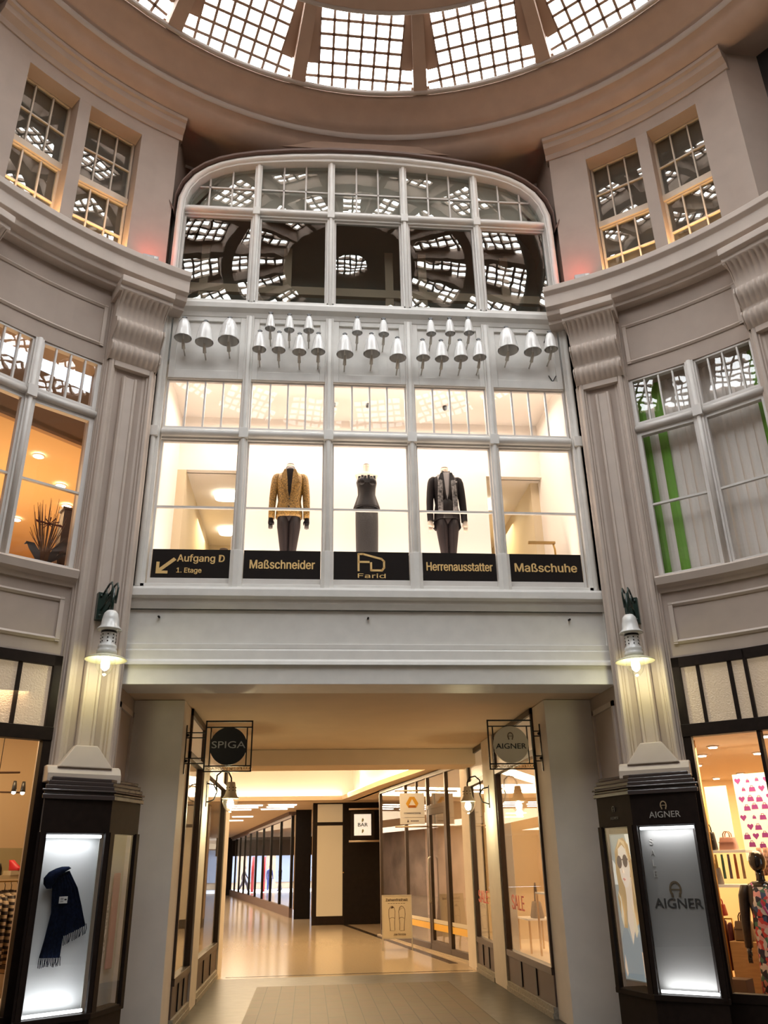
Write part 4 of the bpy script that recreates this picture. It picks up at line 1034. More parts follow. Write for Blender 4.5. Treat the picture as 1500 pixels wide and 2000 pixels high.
# ================================================================== WALL LAMPS ON THE PILASTERS
def enamel_lamp(ang, lab):
    x, y, _ = polar(ang, 5.70)
    r = thing('wall_lamp', lab, 'wall lamp', (x, y, 3.6), -rad(ang), 'white enamel lamps on the pilasters')
    pl = MB().box(-.075, .075, -.03, .04, .50, .80)
    for z in (.54, .76): pl.tube([(-.045, -.03, z), (-.045, -.045, z)], .014, 8).tube([(.045, -.03, z), (.045, -.045, z)], .014, 8)
    pl.build('wall_plate', M_GREEN, r)
    a = MB()
    for s in (-.03, .03):
        a.tube([(s, -.02, .77), (s, -.22, .84), (s, -.30, .84), (s, -.34, .78), (s, -.30, .62)], .011, 8); a.tube([(s, -.02, .60), (s, -.29, .70)], .011, 8); a.tube([(s, -.16, .65), (s, -.15, .82)], .009, 6)
    a.tube([(0, -.30, .78), (0, -.30, .52)], .018, 8)
    a.build('bracket', M_GREEN, r)
    c = (0, -.30)
    MB().lathe([(.001, .53), (.05, .53), (.072, .50), (.085, .44), (.092, .37), (.125, .335), (.128, .325), (.085, .33), (.075, .31), (.072, .18), (.09, .165), (.095, .14), (.088, .125), (.10, .11), (.10, .08), (.08, .06)], c, 28).build('housing', M_ENAMEL, r)
    h = MB()
    for k in range(8):
        t = 2*PI*k/8+.4
        for z in (.20, .235, .27): h.ball((c[0]+.0725*sin(t), c[1]+.0725*cos(t), z), .008, 6)
    h.lathe([(.077, .318), (.080, .305), (.077, .292)], c, 24)
    h.build('vent_holes', M_BLACK, r)
    MB().lathe([(.075, .075), (.12, .06), (.195, .03), (.21, .015), (.205, .012), (.12, .045), (.075, .06)], c, 36).build('shade', mat('enamel_shade', (.72, .70, .50), .25, coat=.4), r)
    MB().lathe([(.095, .05), (.10, 0), (.092, -.05), (.065, -.105), (.03, -.14), (.001, -.15)], c, 24).build('glass_dome', glass('lamp_glass', refl=.12), r)
    MB().lathe([(.02, .04), (.036, .02), (.045, -.025), (.040, -.065), (.02, -.088), (.001, -.092)], c, 18).build('bulb', M_BULB, r)
    return r
enamel_lamp(-31, 'white enamel wall lamp with lit bulb on the left pilaster')
enamel_lamp(31, 'white enamel wall lamp with lit bulb on the right pilaster')
for s in (-1, 1):
    x, y, _ = polar(31*s, 5.40); point('lamp_light', (x, y, 3.42), 5.5, (1.0, .92, .42), .05)

def gooseneck(s, y, lab):
    r = thing('wall_lamp', lab, 'wall lamp', (s*2.14, y, 2.5), 0, 'gooseneck lamps of the passage')
    X = lambda v: -s*v
    MB().box(*sorted((X(-.02), X(.012))), -.02, .02, -.06, .28).build('wall_plate', M_BLACK, r)
    a = MB().tube([(X(.012), 0, .25), (X(.10), 0, .23), (X(.15), 0, .14), (X(.11), 0, .03), (X(.012), 0, 0)], .010, 8)
    a.tube([(X(.15), 0, .14), (X(.13), 0, .26), (X(.14), 0, .36), (X(.21), 0, .42), (X(.30), 0, .40), (X(.34), 0, .32), (X(.345), 0, .24)], .011, 8)
    a.build('gooseneck', M_BLACK, r)
    c = (X(.345), 0)
    MB().lathe([(.001, .27), (.05, .265), (.06, .23), (.075, .12), (.095, .075), (.125, .045), (.12, .04), (.07, .07)], c, 26).build('housing', mat('beige_enamel', (.55, .48, .38), .35), r)
    h = MB()
    for k in range(8):
        for z in (.15, .19): h.ball((c[0]+.070*sin(2*PI*k/8+.3), .070*cos(2*PI*k/8+.3), z), .008, 6)
    h.build('vent_holes', M_BLACK, r)
    MB().lathe([(.115, .045), (.11, -.02), (.075, -.095), (.03, -.135), (.001, -.14)], c, 24).build('glass_dome', MATS['lamp_glass'], r)
    MB().lathe([(.02, .04), (.042, .01), (.05, -.035), (.035, -.08), (.001, -.095)], c, 18).build('bulb', M_BULB, r)
    point('lamp_light', (s*2.14+X(.345), y, 2.36), 20, (1.0, .90, .50), .05)
gooseneck(-1, 3.2, 'gooseneck lamp with lit bulb on the left passage pillar')
gooseneck(1, 4.3, 'gooseneck lamp with lit bulb on the right passage pillar')

# ================================================================== HANGING SIGNS AT THE PASSAGE MOUTH
def hanging_sign(s, lab):
    cx = 1.80 if s > 0 else -1.675; cxm = s*2.19
    r = thing('hanging_sign', lab, 'sign', (cx, 1.2, 2.70), 0, 'round signs in square iron frames')
    w = .285; b = .009
    f = MB()
    def bar(x0, x1, z0, z1): f.box(x0, x1, -b, b, z0, z1)
    bar(-w, w, .585, .603); bar(-w, w, .515, .529); bar(-w, -w+.016, 0, .6); bar(w-.016, w, 0, .6)
    bar(-w+.06, -w+.074, .07, .52); bar(w-.074, w-.06, .07, .52); bar(-w, w, .062, .076); bar(-w, w, 0, .014)
    f.build('frame', M_BLACK, r)
    e = s*w; m = cxm-cx
    k = MB(); x0, x1 = sorted((e, m))
    for z in (.10, .16, .40, .46): k.box(x0, x1, -b*.8, b*.8, z-.006, z+.006)
    k.box(m-.012, m+.012, -.012, .012, -.02, .55)
    for z in (.13, .43): k.ball((m-s*.02, 0, z), .02, 8)
    k.build('wall_bracket', M_BLACK, r)
    d = MB(); d.T = Matrix.Translation((0, 0, .30)) @ Matrix.Rotation(PI/2, 4, 'X')
    d.lathe([(.001, -.016), (.222, -.016), (.222, .016), (.001, .016)], (0, 0), 48, smooth=False)
    d.build('disc', mat('black_disc', (.012, .010, .009), .45) if s < 0 else mat('cream_disc', (.72, .63, .48), .5), r)
    if s < 0:
        text('SPIGA', .115, mat('silver_letters', (.5, .5, .47), .35, metal=.4), r, (0, -.019, .31), plain=True, width=.405)
    else:
        text('AIGNER', .092, M_BLACK, r, (0, -.019, .275), plain=True, width=.385)
        horseshoe(r, (0, -.019, .40), .085, mat('brown_emblem', (.16, .09, .04), .4))
    text('MÄDLER PASSAGE', .058, mat('brass_strip_letters', (.35, .24, .10), .4, metal=.5), r, (0, 0, .038), width=.54, mirror=True, name='passage_lettering')
    return r
def horseshoe(parent, loc, size, m, rotz=0.0, name='emblem'):
    """horseshoe-shaped A with a crossbar"""
    k = size/2; mb = MB()
    mb.T = Matrix.Translation(loc) @ Matrix.Rotation(rotz, 4, 'Z')
    ring = []
    n = 18
    for i in range(n+1):
        t = -.28*PI+1.56*PI*i/n
        ring.append((cos(t), sin(t)))
    pts = [(x*.78*k, (y*1.0+.0)*k, w) for (x, y), w in [(p, .20 if 3 < i < n-3 else .24) for i, p in enumerate(ring)]]
    outer = [(x*(1+w*.6), z*(1+w*.6)) for x, z, w in pts]; inner = [(x*(1-w*.9), z*(1-w*.9)) for x, z, w in pts]
    for i in range(n):
        mb.prism([outer[i], outer[i+1], inner[i+1], inner[i]], -.003, .003, 'y')
    mb.box(-.66*k, .66*k, -.003, .003, -.10*k, .06*k)
    for s in (-1, 1): mb.box(s*.52*k-.16*k, s*.52*k+.16*k, -.003, .003, -1.02*k, -.80*k)
    return mb.build(name, m, parent)
hanging_sign(-1, 'black round sign with silver letters in a square iron frame')
hanging_sign(1, 'cream round sign with a horseshoe emblem in a square iron frame')

# ================================================================== SHOWCASES AT THE PILASTER FEET
M_BACKW = mat('showcase_back', (.72, .74, .74), .7)
M_LED = emis('led_tube', (.95, .98, 1.0), 4)
M_CASEG = glass('showcase_pane', refl=.06)
def showcase(s, lab):
    X = lambda p: (s*p[0], p[1])
    F0, F1, F2, B2, B1, B0 = [X(p) for p in ((3.14, -.85), (2.61, -.45), (2.44, .10), (2.75, .14), (2.70, -.22), (3.22, -.55))]
    r = thing('showcase', lab, 'showcase', (s*2.87, -.60, 0), 0, 'lit showcases round the pilaster feet')
    L = lambda p: (p[0]-s*2.87, p[1]+.60)
    pts = [L(p) for p in (F0, F1, F2, B2, B1, B0)]
    cen = Vector(((pts[0][0]+pts[2][0])/2, (pts[0][1]+pts[2][1])/2+.12))
    def grow(d): return [tuple(Vector(p)+(Vector(p)-cen).normalized()*d) for p in pts[:3]]+pts[3:]
    base = MB().prism(grow(.0), 0.0, .46, 'z').prism(grow(.025), .43, .48, 'z').prism(grow(.03), 0, .12, 'z')
    base.build('plinth', M_BRONZE, r, .006)
    hd = MB().prism(grow(.0), 1.97, 2.28, 'z'); hd.build('header', M_BRONZE, r, .004)
    cp = MB()
    for d, z0, z1 in ((.035, 2.27, 2.315), (.02, 2.315, 2.34), (.045, 2.34, 2.36), (.01, 2.36, 2.40), (-.015, 2.40, 2.44), (-.05, 2.44, 2.475)): cp.prism(grow(d), z0, z1, 'z')
    cp.build('cornice_cap', mat('glossy_brown_cap', (.06, .045, .042), .22, coat=.6), r, .008)
    # posts
    def post(p, q, w):
        d = (Vector(q)-Vector(p)).normalized(); n = Vector((-d.y, d.x))
        a, b_ = Vector(p), Vector(p)+d*w; return [tuple(a-n*.02), tuple(b_-n*.02), tuple(b_+n*.02), tuple(a+n*.02)]
    po = MB()
    for p, q, w in ((pts[0], pts[1], .04), (pts[1], pts[0], .04), (pts[1], pts[2], .075), (pts[2], pts[1], .06), (pts[0], pts[5], .05)): po.prism(post(p, q, w), .46, 1.98, 'z')
    po.prism(post(pts[2], pts[3], .06), .46, 1.98, 'z'); po.prism([pts[0], pts[5], tuple(Vector(pts[5])+Vector((-s*.05, .02))), tuple(Vector(pts[0])+Vector((-s*.05, .03)))], .46, 1.98, 'z')
    po.build('post', M_BRONZE, r)
    fd = (Vector(pts[1])-Vector(pts[0])).normalized(); sd = (Vector(pts[2])-Vector(pts[1])).normalized()
    fn = Vector((fd.y, -fd.x))*(-1); fn = fn if fn.y > 0 else -fn                # inward (away from the viewer)
    sn = Vector((sd.y, -sd.x)); sn = sn if sn.x*s > 0 else -sn                   # inward, towards the pilaster
    def slab(p, q, inset, z0, z1, a, b_, m, nm, nn):
        P0 = Vector(p)+(Vector(q)-Vector(p)).normalized()*a; P1 = Vector(q)-(Vector(q)-Vector(p)).normalized()*b_
        P0 = P0+nn*inset; P1 = P1+nn*inset; t = nn*.008
        return MB().prism([tuple(P0), tuple(P1), tuple(P1+t), tuple(P0+t)], z0, z1, 'z').build(nm, m, r)
    slab(pts[0], pts[1], .0, .48, 1.97, .03, .03, M_CASEG, 'pane', fn); slab(pts[1], pts[2], .0, .48, 1.97, .06, .05, M_CASEG, 'pane', sn)
    if s < 0:
        slab(pts[0], pts[1], .16, .46, 2.0, .06, .0, M_BACKW, 'back_board', fn)
        slab(pts[1], pts[2], .12, .46, 2.0, .05, .0, mat('grey_board', (.45, .45, .43), .8), 'back_board', sn)
    a, b_ = Vector(pts[0])+fd*.05+fn*.06, Vector(pts[1])-fd*.05+fn*.06
    for z in (.50, 1.945):
        MB().tube([(a.x, a.y, z), (b_.x, b_.y, z)], .014, 8).build('light_tube', M_LED, r)
    return r, pts, fd, sd, fn, sn
rl, pl, fdl, sdl, fnl, snl = showcase(-1, 'dark bronze lit showcase with a hanging scarf at the left pilaster')
rr_, pr_, fdr, sdr, fnr, snr = showcase(1, 'dark bronze lit showcase with a photo poster at the right pilaster')
for s, nn in ((-1, fnl), (1, fnr)):
    for z, tz in ((1.93, 1.0), (.52, 1.5)):
        cx = Vector((s*2.875, -.65))+nn*.05
        l = area('showcase_light', (cx.x, cx.y, z), .5, 1.6, (.95, .97, 1.0), (cx.x+nn.x*.09, cx.y+nn.y*.09, tz), .03); l.rotation_euler[2] = l.rotation_euler[2]

# scarf pinned in the left showcase: a top-level thing in world space
o_l = Vector((-2.87, -.60))
def fpt(u, z, dep, pts=pl, fd=fdl, fn=fnl, o=o_l):
    p = Vector(pts[0])+fd*u+fn*dep+o; return (p.x, p.y, z)
M_SCARF = mat('navy_wool', (.004, .007, .020), .95, spec=.05, var=.5, scale=40, bump=.6)
sc = thing('scarf', 'dark navy wool scarf with fringed ends hanging in the showcase', 'scarf', fpt(.3, .8, .1), math.atan2(fdl.y, fdl.x))
lf = MB()
# local frame: x along the front, y inwards, z up from 0.8
def ribbon(mb, left, right, thick=.035, folds=5):
    n = len(left); v = []; K = 16
    for side in (-1, 1):
        for i in range(n):
            for j in range(K+1):
                t = j/K; x = left[i][0]+(right[i][0]-left[i][0])*t; z = left[i][1]+(right[i][1]-left[i][1])*t
                y = (side*thick*.5*math.sqrt(max(0, 1-(2*t-1)**2))*.9+.012*sin(folds*2*PI*t+i*.3))
                v.append((x, y, z))
    f = []; N = n*(K+1)
    for s_ in (0, 1):
        for i in range(n-1):
            for j in range(K):
                a = s_*N+i*(K+1)+j; f.append((a, a+1, a+K+2, a+K+1))
    for i in range(n-1):
        for j in (0, K): a = i*(K+1)+j; f.append((a, a+K+1, N+a+K+1, N+a))
    for i in (0, n-1):
        for j in range(K): a = i*(K+1)+j; f.append((a, a+1, N+a+1, N+a))
    mb.add(v, f, 0, True)
ribbon(lf, [(-.10, .80), (-.08, .70), (-.06, .5), (-.09, .28), (-.115, .14)], [(.05, .84), (.075, .70), (.08, .5), (.08, .3), (.075, .13)])
ribbon(lf, [(-.02, .82), (.03, .70), (.05, .55), (.07, .40), (.075, .30)], [(.06, .85), (.16, .70), (.22, .55), (.255, .45), (.28, .385)], .04, 4)
lf.loft([(-.115, -.01, .70, .02, .03), (-.125, -.015, .74, .045, .045), (-.115, -.015, .79, .06, .05), (-.06, -.015, .84, .075, .055), (-.0, -.01, .87, .07, .05), (.02, 0, .885, .03, .03)], 16)
lf.build('cloth', M_SCARF, sc)
fg = MB(); rnd = random.Random(3)
for q in range(17):
    x = -.115+.19*q/16; fg.tube([(x, 0, .14), (x+rnd.uniform(-.006, .006), 0, .10), (x+rnd.uniform(-.012, .008), 0, .055+rnd.uniform(0, .015))], .0035, 5)
for q in range(14):
    t = q/13; x = .075+.205*t; z = .30+.085*t; fg.tube([(x, 0, z+.01), (x+.008, 0, z-.03), (x+.004+rnd.uniform(-.01, .01), 0, z-.075)], .0035, 5)
fg.build('fringe', M_SCARF, sc)
MB().box(-.018, .058, -.042, -.036, .575, .632).build('price_tag', mat('white_card', (.8, .8, .8), .6), sc)
sg = MB()
for z in (.615, .603, .588): sg.box(-.008, .02, -.0435, -.041, z, z+.004)
sg.box(.03, .05, -.0435, -.041, .600, .612); sg.build('print', M_BLACK, sc)
# pale pink and silver scarves in the side window
def spt(u, dep, pts, sd, sn, o): p = Vector(pts[1])+sd*u+sn*dep+o; return (p.x, p.y)
for nm, lab, u0, u1, z0, z1, m in (('scarf', 'long dusty pink scarf in the narrow side of the left showcase', .36, .47, .78, 1.62, mat('dusty_pink', (.42, .17, .18), .9)), ('scarf', 'silver grey sparkling scarf beside the pink one in the left showcase', .22, .30, .90, 1.45, mat('silver_knit', (.35, .35, .35), .5, var=.9, scale=50))):
    a_, b2 = spt(u0, .085, pl, sdl, snl, o_l), spt(u1, .085, pl, sdl, snl, o_l); t = snl*.02
    k = MB().prism([a_, b2, (b2[0]+t.x, b2[1]+t.y), (a_[0]+t.x, a_[1]+t.y)], z0, z1, 'z').build('cloth', m, None, .006)
    k.name = nm; tag(k, lab, 'scarf')

# right showcase: lettered header, frosted grey sign panel, backlit photo poster
o_r = Vector((2.87, -.60)); fa = math.atan2(-fdr.y, -fdr.x)
cF = (Vector(pr_[0])+Vector(pr_[1]))/2
M_SILV = mat('silver_grey_letters', (.52, .50, .46), .35, metal=.3)
h = cF-fnr*.006
text('AIGNER', .085, M_SILV, rr_, (h.x, h.y, 2.065), rotz=fa, plain=True, width=.31, ext=.002); horseshoe(rr_, (h.x, h.y, 2.155), .075, mat('gold_emblem', (.55, .42, .25), .35, metal=.5), fa)
cS = (Vector(pr_[1])+Vector(pr_[2]))/2-snr*.006; sa = math.atan2(-sdr.y, -sdr.x)
text('AIGNER', .05, mat('dim_letters', (.10, .085, .07), .4), rr_, (cS.x, cS.y, 2.06), rotz=sa, ext=.002, name='side_lettering'); horseshoe(rr_, (cS.x, cS.y, 2.15), .055, mat('dim_letters', (.10, .085, .07)), sa, 'side_emblem')
pan = thing('sign_panel', 'grey satin panel with a horseshoe emblem inside the right showcase', 'sign', (cF.x+fnr.x*.12+o_r.x, cF.y+fnr.y*.12+o_r.y, .49), fa)
MB().box(-.31, .27, 0, .01, 0, 1.47).build('panel', mat('satin_grey', (.36, .355, .34), .35), pan)
text('AIGNER', .125, mat('dark_satin_letters', (.11, .105, .10), .3, metal=.5), pan, (-.02, -.003, .76), plain=True, width=.46, ext=.003, bold=1)
horseshoe(pan, (-.03, -.004, .89), .135, mat('bronze_emblem', (.30, .23, .15), .3, metal=.6))
for i, ch in enumerate('SALE'): text(ch, .12, mat('faint_letters', (.48, .46, .43), .5), pan, (-.205, -.003, 1.33-.10*i), sx=.8, ext=.002, name='sale_letter')
# poster, flat backlit print
po = thing('poster', 'backlit photo poster of a blonde woman in round sunglasses', 'poster', ((pr_[1][0]+pr_[2][0])/2+snr.x*.05+o_r.x, (pr_[1][1]+pr_[2][1])/2+snr.y*.05+o_r.y, .56), sa)
def pm(n, c, e=.55): return mat('print_'+n, c, .5, emit=e, ecol=c)
layers = MB(); pms = []
def lay(pts, c, n, k=[0]):
    k[0] += 1
    if MATS.get('print_'+n) not in pms: pms.append(pm(n, c))
    layers.prism(pts, -.0012*k[0]-.0006, -.0012*k[0], 'y', pms.index(MATS['print_'+n]))
w_ = .19
lay([(-w_, 0), (w_, 0), (w_, 1.34), (-w_, 1.34)], (.36, .39, .37), 'ground')
lay([(.06, 1.34), (w_, 1.34), (w_, .75), (.14, .95)], (.95, .93, .80), 'bright')
lay([(-w_, 1.10), (-.10, 1.0), (-.10, .86), (-w_, .86)], (.85, .85, .76), 'bright2')
lay([(-.05, 1.29), (.03, 1.31), (.10, 1.24), (.135, 1.05), (.16, .85), (.185, .62), (.15, .42), (.11, .36), (.06, .42), (.02, .60), (-.04, .62), (-.06, .44), (-.10, .42), (-.14, .56), (-.165, .74), (-.13, .82), (-.145, .98), (-.13, 1.18)], (.50, .34, .16), 'hair')
lay([(-.03, .93), (.09, .93), (.08, .75), (.07, .50), (.0, .32), (-.04, .52), (-.02, .75)], (.86, .70, .54), 'neck')
lay([(-.07, 1.20), (.0, 1.24), (.07, 1.18), (.095, 1.05), (.08, .94), (.03, .84), (-.02, .83), (-.065, .92), (-.085, 1.05)], (.93, .79, .64), 'face')
lay([(-.18, .02), (-.17, .36), (-.12, .46), (-.06, .46), (.0, .30), (.06, .46), (.15, .52), (.185, .40), (.185, .24), (.12, .26), (.11, .0)], (.28, .34, .37), 'dress')
lay([(.12, .26), (.165, .24), (.18, .02), (.13, .04)], (.85, .62, .45), 'arm')
lay([(-.17, .10), (-.15, .22), (-.13, .05), (-.15, .02)], (.85, .64, .48), 'arm2')
for cx, cz in ((-.062, 1.075), (.035, 1.085)): lay([(cx+.040*cos(t*PI/9), cz+.062*sin(t*PI/9)) for t in range(18)], (.12, .09, .085), 'lens')
lay([(-.03, 1.09), (.01, 1.095), (.01, 1.105), (-.03, 1.10)], (.12, .09, .085), 'lens')
lay([(.07, 1.10), (.115, 1.07), (.115, 1.08), (.07, 1.115)], (.12, .09, .085), 'lens')
lay([(-.035, .915), (-.01, .925), (.02, .91), (-.005, .895)], (.62, .30, .26), 'lips')
lay([(-.028, 1.02), (-.008, .975), (-.03, .970)], (.80, .62, .48), 'nose')
lay([(-.075, 1.20), (.0, 1.27), (.06, 1.22), (.10, 1.06), (.13, .80), (.165, .6), (.12, .95), (.105, 1.12), (.06, 1.27), (-.02, 1.30)], (.74, .56, .32), 'hair_light')
lay([(.06, .70), (.10, .60), (.12, .44), (.085, .38), (.06, .46), (.075, .58)], (.84, .70, .48), 'hair_light2')
lay([(-.13, .80), (-.10, .70), (-.12, .56), (-.09, .46), (-.075, .60), (-.09, .74)], (.84, .72, .52), 'hair_light3')
layers.build('print', pms, po)
MB().box(-w_-.01, w_+.01, .0, .012, -.01, 1.35).build('light_box', M_BACKW, po)

# ================================================================== SIDE SHOP FRONTS (ground floor of the drum)
def shopfront(s, nm):
    for j, (a0, a1) in enumerate(((34.2, 41.6), (41.6, 49.2))):
        c = (a0+a1)/2; hw = 5.84*sin(rad((a1-a0)/2)); x, y, _ = polar(s*c, 5.84*cos(rad((a1-a0)/2)))
        r = thing('window_8', f'dark framed ground floor shop window on the {nm} curved wall, {("next to","away from")[j]} the showcase', 'shop window', (x, y, 0), -rad(s*c), None, 'structure')
        f = MB(); f.box(-hw, hw, -.05, .05, 3.58, 3.69); f.box(-hw, hw, -.06, .06, 2.84, 2.97); f.box(-hw, hw, -.05, .05, .40, .48)
        for e in (-1, 1):
            wd = .085 if (e*s < 0 and j == 0) or (e*s > 0 and j == 1) else .02
            f.box(*sorted((e*hw, e*(hw-wd))), -.05, .05, .4, 3.69)
        bars = (-.33, .1) if s > 0 else (-.1,)
        if s > 0:
            for q in ((36.8,) if j == 0 else ()): bx = 5.84*math.tan(rad(q-c)); f.box(bx-.018, bx+.018, -.03, .03, 2.97, 3.6)
            for q in ((40.0,) if j == 0 else (45.0,)): bx = 5.84*math.tan(rad(q-c)); f.box(bx-.022, bx+.022, -.03, .03, 2.97, 3.6)
        else:
            bx = -5.84*math.tan(rad((38.2 if j == 0 else 45.0)-c)); f.box(bx-.02, bx+.02, -.03, .03, 2.97, 3.6)
        f.build('frame', M_BRONZE, r, .004)
        MB().box(-hw, hw, -.04, .06, 0, .42).build('base_panel', M_BRONZE, r)
        MB().box(-hw+.02, hw-.02, -.003, .003, .48, 2.84).build('pane', M_GLASS, r)
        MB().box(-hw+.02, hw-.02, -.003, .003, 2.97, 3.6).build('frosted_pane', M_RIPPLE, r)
M_RIPPLE = mat('rippled_pane', (.46, .36, .27), .18, bump=.9, scale=55, emit=.20, ecol=(1.0, .75, .5))  # faint warm glow put into the glass to stand for the lit shop
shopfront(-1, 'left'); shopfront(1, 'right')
# ================================================================== SHOP ROOMS BEHIND THE GROUND FLOOR GLASS
def corner_shop(s, nm, mw, mc):
    X = lambda p: (s*p[0], p[1])
    pol = [X(p) for p in ((2.4, 1.45), (2.85, 1.02), (3.38, 1.02), (3.42, -.30), (4.0, -.9), (4.62, -1.62), (6.8, -4.2), (8.2, -3), (8.2, 6.3), (2.4, 6.3))]
    f = MB().prism(pol, -.05, .03, 'z'); struct('floor', f, mat('shop_floor_wood', (.42, .24, .11), .35, var=.15, scale=4, stretch=(1, 8, 1)), f'warm floor of the {nm} corner shop', 'floor')
    cz = 3.44 if s < 0 else 2.98
    c = MB().prism(pol, cz, cz+.05, 'z'); struct('ceiling', c, mc, f'ceiling of the {nm} corner shop', 'ceiling')
    w = MB(); a, b = X((3.45, 3.1)), X((7.4, -1.25)); q = .06
    if s < 0: w.prism([a, b, (b[0]+s*q, b[1]+q), (a[0]+s*q, a[1]+q)], 0, 3.44, 'z').box(*sorted((s*4.3, s*4.36)), 2.6, 6.2, 0, 3.44)
    w.box(*sorted((s*2.4, s*8.2)), 6.2, 6.3, 0, 3.44).box(*sorted((s*8.2, s*8.3)), -4.5, 6.3, 0, 3.44)
    w.build('wall_'+nm, mw); tag(bpy.data.objects['wall_'+nm+'.%03d' % (3 if s < 0 else 2)] if False else bpy.context.scene.objects[-1], None)
    return
def corner_shop_walls(o, nm): tag(o, f'warm lit inner walls of the {nm} corner shop', 'wall', None, 'structure')
_before = set(bpy.data.objects)
corner_shop(-1, 'left', mat('left_shop_wall', (.66, .50, .31), .85), mat('left_shop_ceiling', (.68, .55, .38), .9))
corner_shop(1, 'right', mat('right_shop_wall', (.74, .56, .33), .7), mat('right_shop_ceiling', (.70, .60, .50), .9))
for o in set(bpy.data.objects)-_before:
    if o.name.startswith('wall_'): corner_shop_walls(o, 'left' if 'left' in o.name else 'right')

A0 = Vector((4.2, .6)); AD = Vector((.673, -.740)); AN = Vector((.740, .673))
def SP(s, u, dep=0.0):
    p = A0+AD*u+AN*dep; return (s*p.x, p.y)
ANG = math.atan2(AD.y, AD.x)                        # local x along AD, local -y towards the viewer
def at(o, s, u, z, dep=0.0):
    x, y = SP(s, u, dep); o.location = (x, y, z); o.rotation_euler = (0, 0, ANG if s > 0 else -ANG); return o
NONE = None
# ---- right shop: shelves, bags, mannequin
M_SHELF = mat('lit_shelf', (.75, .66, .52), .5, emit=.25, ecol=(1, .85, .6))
for i, (z, u0, u1) in enumerate(((1.74, -.45, .08), (1.375, -.45, .06))):
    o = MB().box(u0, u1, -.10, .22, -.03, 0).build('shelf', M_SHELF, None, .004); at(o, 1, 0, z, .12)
    tag(o, ('upper lit glass shelf carrying handbags in the right corner shop', 'lower lit glass shelf below the hanging scarves in the right corner shop')[i], 'shelf')
def handbag(lab, u, z, w, h, m, s=1, dep=.12, group='handbags in the right corner shop', mh=None, flap=True):
    r = at(thing('handbag', lab, 'handbag', group=group), s, u, z, dep)
    MB().loft([(0, 0, 0, w*.5, .06), (0, 0, h*.1, w*.52, .065), (0, 0, h*.9, w*.43, .045), (0, 0, h, w*.41, .035)], 20, 0, 5).build('bag_body', m, r)
    for y in (-.03, .03):
        MB().tube([(-w*.2, y, h*.95), (-w*.18, y, h*1.25), (-w*.08, y, h*1.42), (w*.08, y, h*1.42), (w*.18, y, h*1.25), (w*.2, y, h*.95)], .007, 6).build('handle', mh or m, r)
    if flap:
        MB().box(-w*.44, w*.44, -.068, -.05, h*.55, h*.62).build('strap', mh or m, r)
    return r
M_TAN = mat('taupe_leather', (.22, .15, .09), .45)
handbag('dusty pink handbag on the upper shelf of the right corner shop', -.14, 1.74, .20, .14, mat('pink_leather', (.55, .30, .26), .5))
handbag('black handbag at the end of the upper shelf beside the gold pole', -.36, 1.74, .15, .20, M_BLACK)
handbag('pale grey handbag on the lower shelf behind the gold pole', -.36, 1.375, .16, .18, mat('grey_leather', (.42, .38, .34), .5))
handbag('large taupe handbag with dark straps on the wooden pedestal', -.12, .80, .22, .20, M_TAN, mh=mat('dark_straps', (.10, .06, .04), .5))
handbag('bright red bag low behind the gold pole', -.36, 1.05, .12, .12, mat('red_leather', (.65, .04, .03), .4))
o = MB().box(-.20, .20, -.16, .16, 0, .77).build('pedestal', mat('honey_wood', (.55, .34, .14), .45, var=.12, scale=5, stretch=(1, 1, 8)), None, .006); at(o, 1, -.07, .03, .16)
tag(o, 'honey coloured wooden pedestal under the taupe handbag', 'pedestal')
o = MB().box(-.10, .10, -.10, .10, 0, .46).build('box', mat('brown_box', (.14, .085, .05), .5), None, .004); at(o, 1, -.05, .03, -.42)
tag(o, 'dark brown box standing beside the black mannequin', 'box')
SCC = [(.62, .40, .12), (.10, .22, .16), (.20, .16, .18), (.50, .16, .06), (.45, .30, .18)]
for i, c in enumerate(SCC):
    o = MB().loft([(0, 0, -.28, .016, .02), (0, 0, -.1, .014, .02), (0, 0, -.02, .012, .016)], 10).build('belt', mat('belt_cloth_%d' % i, c, .7)); at(o, 1, -.31+.075*i, 1.715, .10)
    tag(o, ['ochre', 'dark green', 'slate', 'rust red', 'tan'][i]+' belt hanging below the upper shelf of the right corner shop', 'belt', 'belts hanging between the shelves')
for i in range(2):
    o = MB().loft([(0, 0, -.30, .038, .02), (0, 0, -.15, .036, .02), (0, 0, 0, .030, .02)], 12).build('scarf', mat('zigzag_print', (.42, .24, .18), .8, var=.8, scale=24)); at(o, 1, .075+.075*i, 1.76, .45)
    tag(o, ('red patterned scarf hanging beside the shelf end, nearer the gold pole', 'red patterned scarf hanging beside the shelf end, nearer the mannequin')[i], 'scarf', 'patterned scarves')
o = MB().tube([(0, 0, 0), (0, 0, 3.40)], .022, 10).build('pole', M_GOLDP); at(o, 1, -.305, .03, -.02)
tag(o, 'shiny gold pole rising to the ceiling in the right corner shop', 'pole')
for i in range(3):
    o = MB().loft([(0, 0, -.52, .030, .05), (0, 0, -.2, .033, .06), (0, 0, -.02, .025, .06), (0, 0, 0, .012, .02)], 12).build('coat', mat('oxblood_coat', (.11, .015, .015), .7)); at(o, 1, -.42+.07*i, 1.0-.03*i, .3)
    tag(o, 'dark red coat hanging low behind the gold pole', 'coat', 'dark red coats behind the gold pole')
rl_ = MB().tube([(-.5, 0, 0), (.0, 0, 0)], .010, 8).tube([(-.5, 0, 0), (-.5, .0, -.97)], .010, 8).tube([(0, 0, 0), (0, 0, -.97)], .010, 8).build('clothes_rail', M_GOLDP); at(rl_, 1, -.32, 1.01, .30); tag(rl_, 'low brass rail carrying the dark red coats', 'clothes rail')
